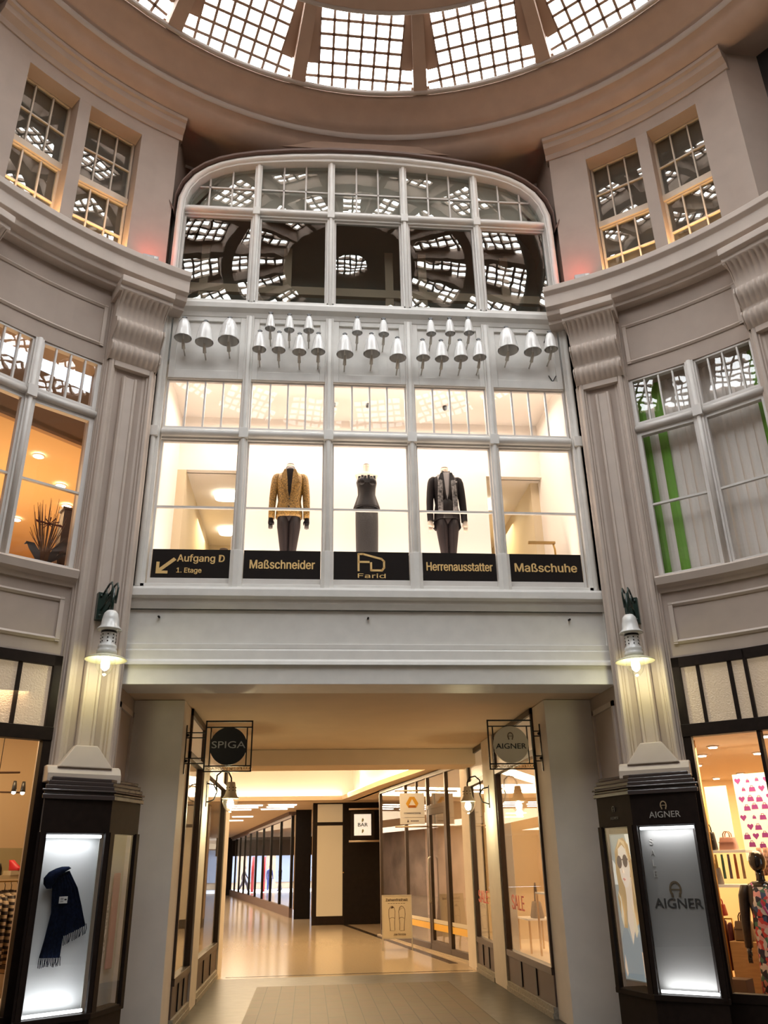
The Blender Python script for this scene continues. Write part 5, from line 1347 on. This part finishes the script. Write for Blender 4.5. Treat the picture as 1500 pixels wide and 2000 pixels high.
# black mannequin with jacket and flowered dress
r = at(thing('mannequin', 'glossy black mannequin in leather jacket and flowered dress', 'mannequin'), 1, .28, .03, -.22)
m = MB()
m.ball((0, -.01, 1.585), .088, 16, 0, 1.28, 1.1); m.loft([(0, .0, 1.36, .055, .05), (0, 0, 1.42, .045, .045), (0, 0, 1.50, .045, .045)], 14)
m.loft([(0, 0, .80, .13, .10), (0, 0, 1.0, .12, .09), (0, 0, 1.2, .15, .1), (0, 0, 1.36, .15, .07), (0, 0, 1.39, .06, .05)], 20)
for s in (-1, 1):
    m.loft([(s*.07, 0, .0, .035, .07), (s*.07, 0, .08, .035, .04), (s*.075, 0, .4, .055, .06), (s*.08, 0, .8, .08, .085)], 14)
    m.loft([(s*.235, -.06, .66, .022, .035), (s*.232, -.05, .74, .028, .035)], 10)
    for q in range(4): m.tube([(s*.235-.018+.012*q, -.06, .67), (s*.235-.018+.012*q, -.07, .63), (s*.235-.018+.012*q, -.06, .595)], .006, 6)
    m.tube([(s*.21, -.07, .71), (s*.20, -.085, .67)], .007, 6)
m.build('body', mat('gloss_black_body', (.012, .010, .010), .15, coat=.6), r)
j = MB().loft([(0, 0, .92, .165, .12), (0, 0, 1.05, .15, .11), (0, 0, 1.2, .17, .115), (0, .01, 1.34, .175, .085), (0, .01, 1.385, .10, .07)], 22)
for s in (-1, 1): j.loft([(s*.235, -.04, .74, .04, .045), (s*.235, -.01, 1.0, .05, .055), (s*.21, 0, 1.25, .06, .065), (s*.18, 0, 1.35, .05, .05)], 14)
j.build('jacket', mat('black_leather', (.03, .022, .02), .35, var=.3, scale=20), r)
M_FLOW = mat('flower_print', (.30, .22, .20), .7, var=1.0, scale=28)
def flower_nodes(m):
    nt = m.node_tree; b = nt.nodes['Principled BSDF']; tc = nt.nodes.new('ShaderNodeTexCoord'); vo = nt.nodes.new('ShaderNodeTexVoronoi'); vo.inputs['Scale'].default_value = 22
    cr = nt.nodes.new('ShaderNodeValToRGB'); cr.color_ramp.interpolation = 'CONSTANT'
    cols = [(0, (.03, .03, .06)), (.22, (.75, .70, .66)), (.42, (.65, .08, .08)), (.55, (.06, .10, .22)), (.7, (.80, .40, .40)), (.85, (.08, .22, .16))]
    while len(cr.color_ramp.elements) < len(cols): cr.color_ramp.elements.new(.5)
    for e, (p, c) in zip(cr.color_ramp.elements, cols): e.position = p; e.color = (*c, 1)
    sx = nt.nodes.new('ShaderNodeSeparateColor')
    nt.links.new(tc.outputs['Object'], vo.inputs['Vector']); nt.links.new(vo.outputs['Color'], sx.inputs[0]); nt.links.new(sx.outputs[0], cr.inputs[0]); nt.links.new(cr.outputs[0], b.inputs['Base Color'])
flower_nodes(M_FLOW)
MB().loft([(0, 0, .28, .19, .15), (0, 0, .6, .165, .13), (0, -.01, .9, .15, .125), (0, -.02, 1.15, .13, .115), (0, -.03, 1.33, .09, .08)], 22).build('dress', M_FLOW, r)
MB().tube([(-.09, -.06, 1.37), (.02, -.135, 1.15), (.12, -.13, .95)], .008, 6).build('pink_strap', mat('magenta_strap', (.55, .05, .30), .5), r)
nk = MB()
for q in range(9): nk.ball((.07*cos(PI+PI*q/8), -.07-.03*abs(sin(PI*q/8)), 1.34-.07*sin(PI*q/8)), .012, 6)
nk.build('necklace', mat('silver_bead', (.6, .6, .58), .2, metal=.8), r)
# window banner with purple bags and hearts
bn = at(thing('banner', 'white banner printed with purple bags and hearts in the right corner shop', 'banner'), 1, .05, 1.62, 1.0)
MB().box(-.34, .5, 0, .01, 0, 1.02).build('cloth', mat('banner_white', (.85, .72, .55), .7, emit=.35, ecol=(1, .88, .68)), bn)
pr = MB(); rnd = random.Random(5); M_PURP = mat('purple_print', (.22, .03, .20), .6)
def heart(x, z, k): pr.prism([(x, z-k), (x+k*.95, z+.1*k), (x+k*.9, z+.65*k), (x+.45*k, z+.85*k), (x, z+.5*k), (x-.45*k, z+.85*k), (x-.9*k, z+.65*k), (x-k*.95, z+.1*k)], -.003, 0, 'y')
def bag_(x, z, k): pr.prism([(x-k, z-.7*k), (x+k, z-.7*k), (x+.8*k, z+.55*k), (x-.8*k, z+.55*k)], -.003, 0, 'y'); pr.tube([(x-.4*k, -.002, z+.5*k), (x-.3*k, -.002, z+1.0*k), (x+.3*k, -.002, z+1.0*k), (x+.4*k, -.002, z+.5*k)], .004, 4)
for i in range(9):
    for jx in range(7):
        x = -.28+.115*jx+(.05 if i % 2 else 0)+rnd.uniform(-.012, .012); z = .07+.108*i+rnd.uniform(-.015, .015); q = rnd.random()
        if q < .45: bag_(x, z, .042)
        elif q < .75: heart(x, z, .04)
        else: bag_(x, z, .024)
pr.build('print', M_PURP, bn)
# framed glowing wall niche
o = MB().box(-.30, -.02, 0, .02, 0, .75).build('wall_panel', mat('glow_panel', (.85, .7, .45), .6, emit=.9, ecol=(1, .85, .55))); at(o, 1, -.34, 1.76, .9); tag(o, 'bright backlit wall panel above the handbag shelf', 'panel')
def spot(lab, x, y, z, m_=None, grp='ceiling spots of the right corner shop'):
    r = thing('ceiling_spotlight', lab, 'spotlight', (x, y, z), 0, grp)
    MB().lathe([(.075, 0), (.078, -.012), (.055, -.02), (.055, 0)], (0, 0), 24).build('rim', mat('spot_rim', (.62, .52, .42), .5), r)
    MB().lathe([(.001, -.016), (.052, -.016), (.052, -.03), (.001, -.034)], (0, 0), 20).build('lens', M_DOWN, r)
for i, (x, y) in enumerate(((4.46, 1.30), (5.42, 1.98), (4.73, 2.20), (4.66, .35), (5.22, 3.42), (6.55, 5.6), (6.6, 4.8))):
    spot(f'round ceiling spotlight of the right corner shop, {["by the gold pole nearest the glass", "above the mannequin", "half hidden by the gold pole", "nearest the glass at its right", "farther back left of the pole", "farthest back", "far back above the banner"][i]}', x, y, 2.98)
# ---- left shop
tr = thing('track_light', 'thin brown ceiling track hung on wires in the left corner shop', 'track light'); at(tr, -1, 0, 2.62, .35)
MB().tube([(.55, 0, .10), (-.75, 0, .0)][::-1], .012, 8).tube([(.75, .25, -.10), (-.25, .25, -.13)], .010, 8).build('rail', mat('brown_rail', (.10, .05, .03), .4), tr)
wz = MB()
for x in (.30, -.32): wz.tube([(x, 0, .05), (x, 0, .82)], .004, 6)
wz.build('wire', M_BLACK, tr)
for i, (u, z, d) in enumerate(((-.27, 2.56, .33), (-.50, 2.52, .33), (-.27, 2.44, .6), (-.61, 2.52, .33))):
    r = at(thing('spotlight', f'small steel track spotlight of the left corner shop, {["nearest the shop sign", "below the long wire", "hung lowest", "close to the window frame"][i]}', 'spotlight', group='track spotlights of the left corner shop'), -1, -(-u) if False else u, z, d)
    MB().lathe([(.001, .10), (.018, .10), (.024, .05), (.03, -.02), (.026, -.02), (.001, .06)], (0, 0), 14).build('housing', M_STEEL, r)
    MB().lathe([(.001, -.012), (.025, -.012), (.02, -.04), (.001, -.05)], (0, 0), 14).build('bulb', M_DOWN, r)
x, y = SP(-1, -.36, 1.15)
sg = thing('wall_lettering', 'raised tan letters on the back wall of the left corner shop', 'sign', (x, y, 2.15), -ANG)
text('SPIGA', .24, mat('tan_letters', (.50, .36, .20), .5), sg, (-.24, -.0, 0), plain=True, sx=1.05, ext=.012)
sh = MB().box(-.25, .95, -.12, .2, -.04, 0).build('shelf', mat('beige_shelf', (.50, .40, .25), .5)); at(sh, -1, -.30, 1.615, .25); sh.rotation_euler = (0, 0, -ANG); tag(sh, 'beige shelf above the clothes rail in the left corner shop', 'shelf')
bk = MB().box(-.25, 1.0, .0, .03, 0, .28).build('back_panel', mat('olive_panel', (.33, .28, .16), .6)); at(bk, -1, -.30, 1.62, .48); tag(bk, 'olive panel behind the shelf in the left corner shop', 'panel')
def LX(u): return u
r = at(thing('handbag', 'small dark handbag lying on the shelf of the left corner shop', 'handbag'), -1, -.30, 1.615, .2)
MB().loft([(0, 0, 0, .12, .05), (0, 0, .07, .115, .05), (0, 0, .12, .10, .04)], 18, 0, 5).build('bag_body', M_BLACK, r); MB().tube([(-.07, 0, .11), (0, 0, .16), (.07, 0, .11)], .008, 6).build('handle', M_BLACK, r)
o = MB().box(-.07, .07, -.08, .08, 0, .045).build('shoe_box', mat('cream_card', (.5, .42, .3), .6)); at(o, -1, -.565, 1.615, .2); tag(o, 'shallow box under the red shoe on the shelf', 'box')
o = MB().loft([(0, -.02, 0, .035, .08), (0, -.02, .03, .035, .08), (.0, .02, .08, .03, .045), (0, .04, .11, .028, .03)], 14).build('shoe', mat('red_shoe', (.6, .02, .03), .35)); at(o, -1, -.565, 1.66, .2); o.rotation_euler = (0, 0, 1.2); tag(o, 'red shoe standing on a box on the shelf', 'shoe')
rk = at(thing('clothes_rail', 'brass clothes rail of the left corner shop', 'clothes rail'), -1, -.25, 0.03, .22)
MB().tube([(-.44, 0, 0), (-.44, 0, 1.52), (.5, 0, 1.52), (.5, 0, 0)], .012, 8).build('tube', M_GOLDP, rk)
for e in (-.44, .5): MB().box(e-.02, e+.02, -.2, .2, 0, .02).build('foot', M_GOLDP, rk)
M_STRIPE = bpy.data.materials.new('striped_knit'); M_STRIPE.use_nodes = True
nt = M_STRIPE.node_tree; tc = nt.nodes.new('ShaderNodeTexCoord'); wv = nt.nodes.new('ShaderNodeTexWave'); wv.bands_direction = 'Z'; wv.inputs['Scale'].default_value = 5.2; wv.inputs['Distortion'].default_value = 1.2
cr = nt.nodes.new('ShaderNodeValToRGB'); cr.color_ramp.interpolation = 'CONSTANT'; cr.color_ramp.elements[0].color = (.03, .02, .02, 1); cr.color_ramp.elements[1].position = .5; cr.color_ramp.elements[1].color = (.52, .40, .28, 1)
nt.links.new(tc.outputs['Object'], wv.inputs['Vector']); nt.links.new(wv.outputs['Fac'], cr.inputs[0]); nt.links.new(cr.outputs[0], nt.nodes['Principled BSDF'].inputs['Base Color'])
first = None
for i in range(9):
    if first is None:
        g = at(thing('jumper', 'striped jumper', 'jumper', group='striped jumpers on the rail'), -1, 0, 1.52, .22)
        MB().loft([(0, 0, -.78, .030, .16), (0, 0, -.4, .026, .17), (0, 0, -.16, .024, .19), (0, 0, -.09, .02, .15), (0, 0, -.05, .015, .05)], 16).loft([(0, -.2, -.62, .02, .05), (0, -.2, -.16, .022, .05), (0, -.15, -.10, .02, .05)], 10).build('knit', M_STRIPE, g)
        MB().tube([(0, -.14, -.09), (0, 0, -.05), (0, .14, -.09)], .006, 6).tube([(0, 0, -.05), (0, 0, 0), (0, .02, .02), (0, .0, .035)], .004, 6).build('hanger', M_STEEL, g)
        first = g
    else: g = copy_tree(first)
    at(g, -1, -.66+.075*i, 1.515, .22); g.scale = (1, 1, 1 if i % 3 else 1.12)
    tag(g, f'brown and white striped jumper on the left shop rail, {["nearest the showcase", "second from the showcase", "third from the showcase", "fourth from the showcase", "fifth from the showcase", "sixth from the showcase", "seventh from the showcase", "eighth from the showcase", "last on the visible rail"][i]}', 'jumper')
pf = MB().prism([SP(-1, .9, -1.15), SP(-1, -.55, -.75), SP(-1, -.55, -.45), SP(-1, .9, -.45)], .03, .50, 'z').build('display_platform', mat('pale_platform', (.75, .62, .45), .6)); tag(pf, 'pale display platform behind the left corner shop glass', 'platform')

# ---- passage windows: right (AIGNER side)
for i, y in enumerate((3.12, 5.55)):
    txt = thing('window_lettering', ('red letters SALE on the right passage window nearest the pier', 'red letters SALE on the right passage window farthest in')[i], 'sign', (2.207, y, 1.14), -PI/2, 'red SALE letters on the right passage windows')
    text('SALE', .36, mat('red_film', (.62, .10, .06), .5, emit=.08), txt, (0, -.012, 0), width=.72 if i == 0 else .80, ext=.002)
def rail_table(y, lab, h, x=2.75):
    r = thing('display_table', lab, 'table', (x, y, .46), 0, 'brass display tables'); L = .36
    MB().box(-.20, .20, -L, L, h-.02, h).build('tabletop', M_SHELF, r)
    for sx in (-.18, .18):
        for sy in (-L+.02, L-.02): MB().box(sx-.012, sx+.012, sy-.012, sy+.012, 0, h-.02).build('leg', M_GOLDP, r)
pfm = MB().box(2.38, 3.2, 1.6, 6.1, .03, .46).build('display_platform', MATS['pale_platform']); tag(pfm, 'pale display platform inside the right passage windows', 'platform')
rail_table(3.05, 'tall brass display table carrying the white and black handbag', .80, 2.72); rail_table(4.05, 'lower brass display table in the right passage window', .44, 2.66)
def handbag2(lab, x, y, z, w, h, m, mh):
    r = thing('handbag', lab, 'handbag', (x, y, z), PI/2, 'handbags in the right passage window')
    MB().loft([(0, 0, 0, w*.5, .08), (0, 0, h*.1, w*.52, .085), (0, 0, h*.9, w*.46, .05), (0, 0, h, w*.44, .04)], 20, 0, 5).build('bag_body', m, r)
    MB().tube([(-w*.3, 0, h*.9), (-w*.15, 0, h*1.8), (0, 0, h*2.1), (w*.15, 0, h*1.8), (w*.3, 0, h*.9)], .012, 6).build('strap', mh, r)
handbag2('white and black handbag with long strap on the tall brass table', 2.72, 3.08, 1.26, .26, .26, mat('two_tone_leather', (.25, .25, .30), .4, var=.9, scale=7), mat('tan_strap', (.55, .40, .22), .5))
handbag2('brown soft bag on the lower brass table', 2.66, 3.92, .90, .26, .22, M_TAN, MATS['dark_straps'])
# ---- passage windows: left
pfm = MB().box(-3.2, -2.38, 1.6, 6.1, .03, .50).build('display_platform', MATS['pale_platform']); tag(pfm, 'pale display platform inside the left passage windows', 'platform')
bd = MB().box(-3.3, -3.22, 1.4, 6.2, .5, 3.44); struct('partition_wall', bd, mat('warm_display_wall', (.72, .58, .40), .7), 'warm lit display wall behind the left passage windows', 'partition')
r = thing('mannequin', 'mannequin in striped jumper and dark trousers in the left passage window', 'mannequin', (-2.52, 3.9, .50), -.5)
MB().lathe([(.001, 0), (.17, 0), (.17, .015), (.001, .02)], (0, 0), 20).build('base', M_STAND, r)
b = MB(); k = .9
b.ball((0, -.01, 1.62*k), .095*k, 16, 0, 1.25, 1.1); b.loft([(0, 0, 1.38*k, .05, .05), (0, 0, 1.50*k, .042, .042)], 12)
b.loft([(0, -.095, 1.60*k, .012, .02), (0, -.10, 1.63*k, .008, .012)], 8)
for s in (-1, 1):
    b.loft([(s*.235, -.08, .78*k, .022, .04), (s*.232, -.06, .86*k, .028, .034)], 10)
    for q in range(4): b.tube([(s*.235-.018+.012*q, -.08, .79*k), (s*.235-.018+.012*q, -.09, .75*k), (s*.235-.018+.012*q, -.08, .71*k)], .006, 6)
    b.loft([(s*.08, -.03, .015, .04, .10), (s*.08, 0, .07, .035, .05), (s*.08, 0, .2, .035, .04)], 12)
b.build('body', mat('mannequin_skin', (.52, .28, .16), .5), r)
fc = MB()
for s in (-1, 1): fc.ball((s*.035, -.098*k, 1.64*k), .011, 6)
fc.box(-.025, .025, -.105*k, -.098*k, 1.555*k, 1.567*k); fc.build('painted_face', mat('painted_face', (.25, .05, .04), .5), r)
MB().ball((0, .015, 1.65*k), .105*k, 14, 0, 1.15, 1.1).build('hair', mat('blond_brown_hair', (.30, .16, .07), .5), r)
j = MB().loft([(0, 0, .86*k, .17, .12), (0, 0, 1.0*k, .165, .12), (0, 0, 1.2*k, .18, .12), (0, 0, 1.36*k, .17, .09), (0, 0, 1.41*k, .07, .06)], 20)
for s in (-1, 1): j.loft([(s*.235, -.06, .86*k, .045, .045), (s*.235, -.01, 1.05*k, .055, .055), (s*.2, 0, 1.34*k, .055, .055)], 12)
j.build('jumper', mat('lilac_stripe_knit', (.45, .42, .50), .8), r)
mt = MATS['lilac_stripe_knit']; nt = mt.node_tree; tc = nt.nodes.new('ShaderNodeTexCoord'); wv = nt.nodes.new('ShaderNodeTexWave'); wv.bands_direction = 'DIAGONAL'; wv.inputs['Scale'].default_value = 5
cr = nt.nodes.new('ShaderNodeValToRGB'); cr.color_ramp.interpolation = 'CONSTANT'; cr.color_ramp.elements[0].color = (.06, .05, .09, 1); cr.color_ramp.elements[1].position = .4; cr.color_ramp.elements[1].color = (.60, .55, .62, 1)
nt.links.new(tc.outputs['Object'], wv.inputs['Vector']); nt.links.new(wv.outputs['Fac'], cr.inputs[0]); nt.links.new(cr.outputs[0], nt.nodes['Principled BSDF'].inputs['Base Color'])
t = MB()
for s in (-1, 1): t.loft([(s*.08, 0, .16, .05, .05), (s*.08, 0, .45, .062, .065), (s*.085, 0, .84*k, .085, .10)], 14)
t.build('trousers', M_TUX, r)
spot('small ceiling spotlight above the mannequin in the left passage window', -2.46, 2.75, 3.44, None, 'ceiling spots of the left passage window')
cl = MB().tube([(0, 0, 0), (0, 0, 2.88)], .17, 20).build('glass_tube', mat('translucent_tube', (.48, .46, .34), .15)); cl.location = (-2.72, 4.55, .50); tag(cl, 'pale round display column behind the left passage glass', 'display column')

# ================================================================== ROOMS ABOVE: BLINDS, PLANT
M_SLATW = mat('white_blind_slat', (.85, .79, .73), .8); M_SLATG = mat('green_blind_slat', (.18, .42, .05), .8)
bl = thing('vertical_blind', 'white vertical blind with green slats behind the right first floor window', 'blind')
i = 0; a = 34.3
while a < 49.6:
    x, y, _ = polar(a+.5, 6.08); m = M_SLATG if i in (0, 2, 13) else M_SLATW
    s = MB().prism([(-.066, .014), (-.02, -.002), (.02, -.006), (.058, .006), (.058, .008), (.02, -.004), (-.02, 0), (-.066, .016)], 4.63, 7.34, 'z').build('slat', m, bl)
    s.location = (x, y, 0); s.rotation_euler = (0, 0, -rad(a)-.20)
    if m is M_SLATG: s['label'] = 'green slat'
    a += 1.03; i += 1
hr = MB().arc([(6.05, 7.33), (6.12, 7.33), (6.12, 7.38), (6.05, 7.38)], 34.2, 49.6, 8).build('head_rail', M_WHITE, bl)
# dried flower arrangement
x, y, _ = polar(-36.3, 6.22)
pt = thing('dried_plant', 'tall dried flower arrangement with broad dark leaves in the orange window', 'plant', (x, y, 4.5), rad(36.3))
M_STEM = mat('dry_stem', (.16, .07, .03), .8); M_LEAF = mat('dark_leaf', (.035, .022, .018), .5)
MB().lathe([(.001, 0), (.07, 0), (.09, .1), (.06, .26), (.07, .28), (.05, .28), (.001, .05)], (0, 0), 18).build('vase', mat('dark_vase', (.06, .035, .03), .3), pt)
st = MB(); rnd = random.Random(11)
for q in range(42):
    dx, dy = rnd.uniform(-.20, .20), rnd.uniform(-.05, .05); hh = rnd.uniform(.75, 1.12)-abs(dx)*.8
    st.tube([(dx*.1, 0, .2), (dx*.3, dy*.5, .45), (dx*.75, dy, .45+(hh-.45)*.6), (dx, dy, hh)], [.006, .0055, .004, .002], 5)
st.build('stems', M_STEM, pt)
lf = MB()
for sx, tip, w in ((-1, (-.20, .50), .055), (1, (.22, .58), .045), (1, (.26, .46), .035)):
    for q in range(7):
        pass
    c = [(0, .2), (tip[0]*.25, .32), (tip[0]*.6, tip[1]*.85), (tip[0]*.85, tip[1]), (tip[0]*1.15, tip[1]-.04)]
    ws = [.02, w*.8, w, w*.8, .004]
    for (p0, p1), (w0, w1) in zip(zip(c, c[1:]), zip(ws, ws[1:])):
        lf.prism([(p0[0]-w0, p0[1]), (p0[0]+w0, p0[1]), (p1[0]+w1, p1[1]), (p1[0]-w1, p1[1])], -.004, .004, 'y')
lf.build('broad_leaf', M_LEAF, pt)
fl = MB()
for q in range(18):
    t = 2*PI*q/18; fl.tube([(.02*cos(t), .02*sin(t), .76), (.15*cos(t), .12*sin(t), .765+.03*sin(t*3))], [.004, .008], 5)
fl.ball((0, 0, .76), .022, 8); fl.build('star_flower', mat('dark_red_flower', (.16, .03, .02), .6), pt)
cb = thing('cabinet', 'dark narrow cabinet at the side of the orange lit room', 'cabinet', (polar(-34.4, 6.48)[0], polar(-34.4, 6.48)[1], 4.5), rad(34))
cbm = MB().box(.0, .12, -.06, .10, 0, 1.07).box(-.02, .135, -.07, .11, 1.07, 1.10); cbm.build('carcass', mat('dark_wood', (.045, .020, .014), .4), cb)
MB().box(.01, .11, -.068, -.06, .05, 1.04).build('door', MATS['dark_wood'], cb)
for i, (x, y) in enumerate(((-4.36, .9), (-4.32, 1.82), (-4.43, 2.55), (-5.35, 3.12), (-5.9, 2.0))):
    r = thing('downlight', ['glowing downlight nearest the orange window', 'second glowing downlight of the orange room, in line behind the first', 'third glowing downlight of the orange room, above the cabinet', 'lone glowing downlight low behind the plant', 'downlight deepest in the orange room'][i], 'downlight', (x, y, 6.72), 0, 'downlights of the orange room')
    MB().lathe([(.085, 0), (.085, -.008), (.065, -.012), (.065, 0)], (0, 0), 24).build('rim', M_WHITE, r)
    MB().lathe([(.001, -.006), (.066, -.006), (.066, -.012), (.001, -.014)], (0, 0), 20).build('lens', M_DOWN, r)

# small floodlights on the cornice
M_ALU = mat('flood_case', (.30, .28, .27), .35, metal=.6)
for s, nm in ((-1, 'left'), (1, 'right')):
    x, y, _ = polar(s*30.8, 5.60)
    r = thing('floodlight', f'small red-lit floodlight on the cornice at the {nm} end', 'floodlight', (x, y, 8.845), -rad(s*30.8)+.25*s, 'small floodlights on the cornice')
    MB().box(-.10, .10, -.05, .05, .03, .09).build('case', M_ALU, r); MB().box(-.085, .085, .05, .055, .04, .085).build('lens', emis('red_lens', (1, .12, .06), 3), r)
    MB().box(-.03, .03, -.03, .03, 0, .03).build('foot', M_BLACK, r)
    MB().box(.04, .085, -.056, -.05, .04, .08).build('end_cap', M_WHITE, r)

# ================================================================== HALL THINGS
# A-board
r = thing('pavement_sign', 'cream A-board with a drawing of two bare soles standing by the bank door', 'sign', (1.22, 10.2, 0), -.10)
M_BOARD = mat('board_cream', (.62, .55, .42), .6); M_BFR = mat('board_frame', (.60, .56, .48), .35, metal=.3)
def panel(mb, y0, y1, x0, x1, z0, z1, w, fr=True):
    pass
tl = math.atan2(.16, 1.02); F = Matrix.Translation((0, -.16, 0)) @ Matrix.Rotation(-tl, 4, 'X')
f = MB(); f.T = F; f.frame(-.32, .32, .22, 1.06, .022, -.012, .012)
for x in (-.31, .31): f.box(x-.011, x+.011, -.012, .012, 0, .23)
f.build('front_frame', M_BFR, r)
b = MB(); b.T = F; b.box(-.30, .30, -.006, .006, .24, 1.04); b.build('front_board', M_BOARD, r)
Bk = Matrix.Translation((-.0, .20, 0)) @ Matrix.Rotation(.19, 4, 'X')
f = MB(); f.T = Bk; f.frame(-.32, .32, .22, 1.06, .022, -.012, .012)
for x in (-.31, .31): f.box(x-.011, x+.011, -.012, .012, 0, .23)
f.box(-.30, .30, -.006, .006, .24, 1.04); f.build('back_frame', M_BFR, r)
def on(o): o.matrix_local = F; return o
M_INK = mat('brown_ink', (.06, .03, .02), .6)
on(text('Zehenfreiheit', .098, M_INK, r, (0, -.008, .965), width=.47, bold=1))
sl = MB()
sl.T = F
for cx, sg in ((-.10, 1), (.10, -1)):
    out = [(cx-.045*sg, .38), (cx-.055*sg, .52), (cx-.075*sg, .68), (cx-.07*sg, .78), (cx-.035*sg, .83), (cx+.0*sg, .845), (cx+.04*sg, .82), (cx+.062*sg, .74), (cx+.055*sg, .62), (cx+.045*sg, .5), (cx+.05*sg, .38)]
    sl.tube([(x, -.008, z) for x, z in out], .0045, 5)
    sl.tube([(cx-.06, -.008, .60), (cx-.02, -.008, .625), (cx+.02, -.008, .625), (cx+.055, -.008, .60)], .003, 5)
sl.tube([(-.16, -.008, .375), (-.05, -.008, .37)], .002, 4).tube([(.06, -.008, .37), (.16, -.008, .375)], .002, 4)
sl.prism([(-.135, .80), (-.10, .845), (-.06, .82), (-.09, .80)], -.009, -.006, 'y')
sl.build('foot_drawing', M_INK, r)
tn = MB(); tn.T = F
for q in range(4): tn.tube([(.06+.022*q, -.008, .76+.012*q), (.066+.022*q, -.008, .81)], .002, 4)
tn.build('toe_lines', M_INK, r)
on(text('Joe Nimble', .085, M_INK, r, (.05, -.008, .305), width=.26, name='signature'))
sp = MB(); sp.T = F
for q in range(7): sp.box(-.19+.055*q, -.15+.055*q, -.009, -.006, .892, .900)
sp.build('small_print', M_INK, r)

# bar sign hanging from rods
r = thing('bar_sign', 'square framed sign reading BAR on white between two rods', 'sign', (.95, 17.6, 2.78), 0)
MB().box(-.36, .36, -.03, .03, -.40, .40).build('board', M_BRONZE, r); MB().box(-.26, .26, -.04, -.03, -.30, .31).build('white_panel', mat('lit_white', (.8, .78, .70), .5, emit=.55, ecol=(1, .95, .85)), r)
text('BAR', .15, M_BLACK, r, (0, -.043, 0), plain=True, width=.30, bold=1, ext=.002)
lf = MB()
for z in (.14, -.17): lf.prism([(-.03, z-.05), (.0, z-.06), (.04, z), (.02, z+.05), (-.02, z+.04)], -.043, -.04, 'y')
lf.build('leaf_print', mat('olive_print', (.35, .36, .22), .6), r)
rd = MB()
for z in (-.46, .46): rd.tube([(-.42, 0, z), (.62, 0, z)], .032, 10)
rd.build('rod', mat('brushed_rod', (.55, .47, .38), .35, metal=.7), r)
MB().box(.60, .64, -.03, .03, -.5, .74).build('upright', M_BRONZE, r)
# bank flag sign
r = thing('bank_sign', 'white square bank sign with an orange ribbon triangle between two rods', 'sign', (1.56, 9.75, 2.76), 0)
MB().box(-.27, .27, -.012, .012, -.17, .33).build('panel', mat('sign_white', (.70, .64, .52), .5, emit=.18), r); MB().box(-.27, .27, -.012, .012, -.31, -.18).build('lower_panel', MATS['sign_white'], r)
M_OR1 = mat('logo_yellow', (.72, .38, .03), .5); M_OR2 = mat('logo_orange', (.50, .17, .02), .5)
lg = MB(); k = .14; cz = .13
O = [(k*cos(t), cz+k*.95*sin(t)) for t in [rad(d) for d in (68, 112, 188, 232, 308, 352)]]; I = [(k*.62*cos(rad(d)), cz-.01+k*.62*sin(rad(d))) for d in (90, 210, 330)]
for q, (poly, mi) in enumerate((([O[0], O[1], (I[0][0]-.02, I[0][1]+.02), I[0]], 0), ([O[1], O[2], O[3], I[1], I[0]], 0), ([O[3], O[4], I[2], I[1]], 1), ([O[4], O[5], O[0], I[0], I[2]], 0))): lg.prism(poly, -.016-.0005*q, -.012, 'y', mi)
lg.build('logo', [M_OR1, M_OR2], r)
text('COMMERZBANK', .060, M_INK, r, (0, -.013, -.085), width=.37, bold=1, ext=.002)
sp = MB()
for q in range(5): sp.box(-.04+.036*q, -.012+.036*q, -.015, -.012, -.256, -.236)
sp.build('small_print', M_INK, r)
MB().prism([(-.12, -.27), (-.08, -.27), (-.10, -.21)], -.016, -.012, 'y').build('small_mark', M_INK, r)
rd = MB()
for z in (-.36, .38): rd.tube([(-.38, 0, z), (.36, .0, z), (.50, .05, z)], .018, 8)
rd.build('rod', mat('steel_rod', (.42, .34, .25), .3, metal=.8), r); up = MB().tube([(.50, .05, -.42), (.50, .05, .44)], .02, 8)
for z in (-.36, .38): up.ball((.50, .05, z), .045, 8)
up.build('upright', M_BANKF, r)
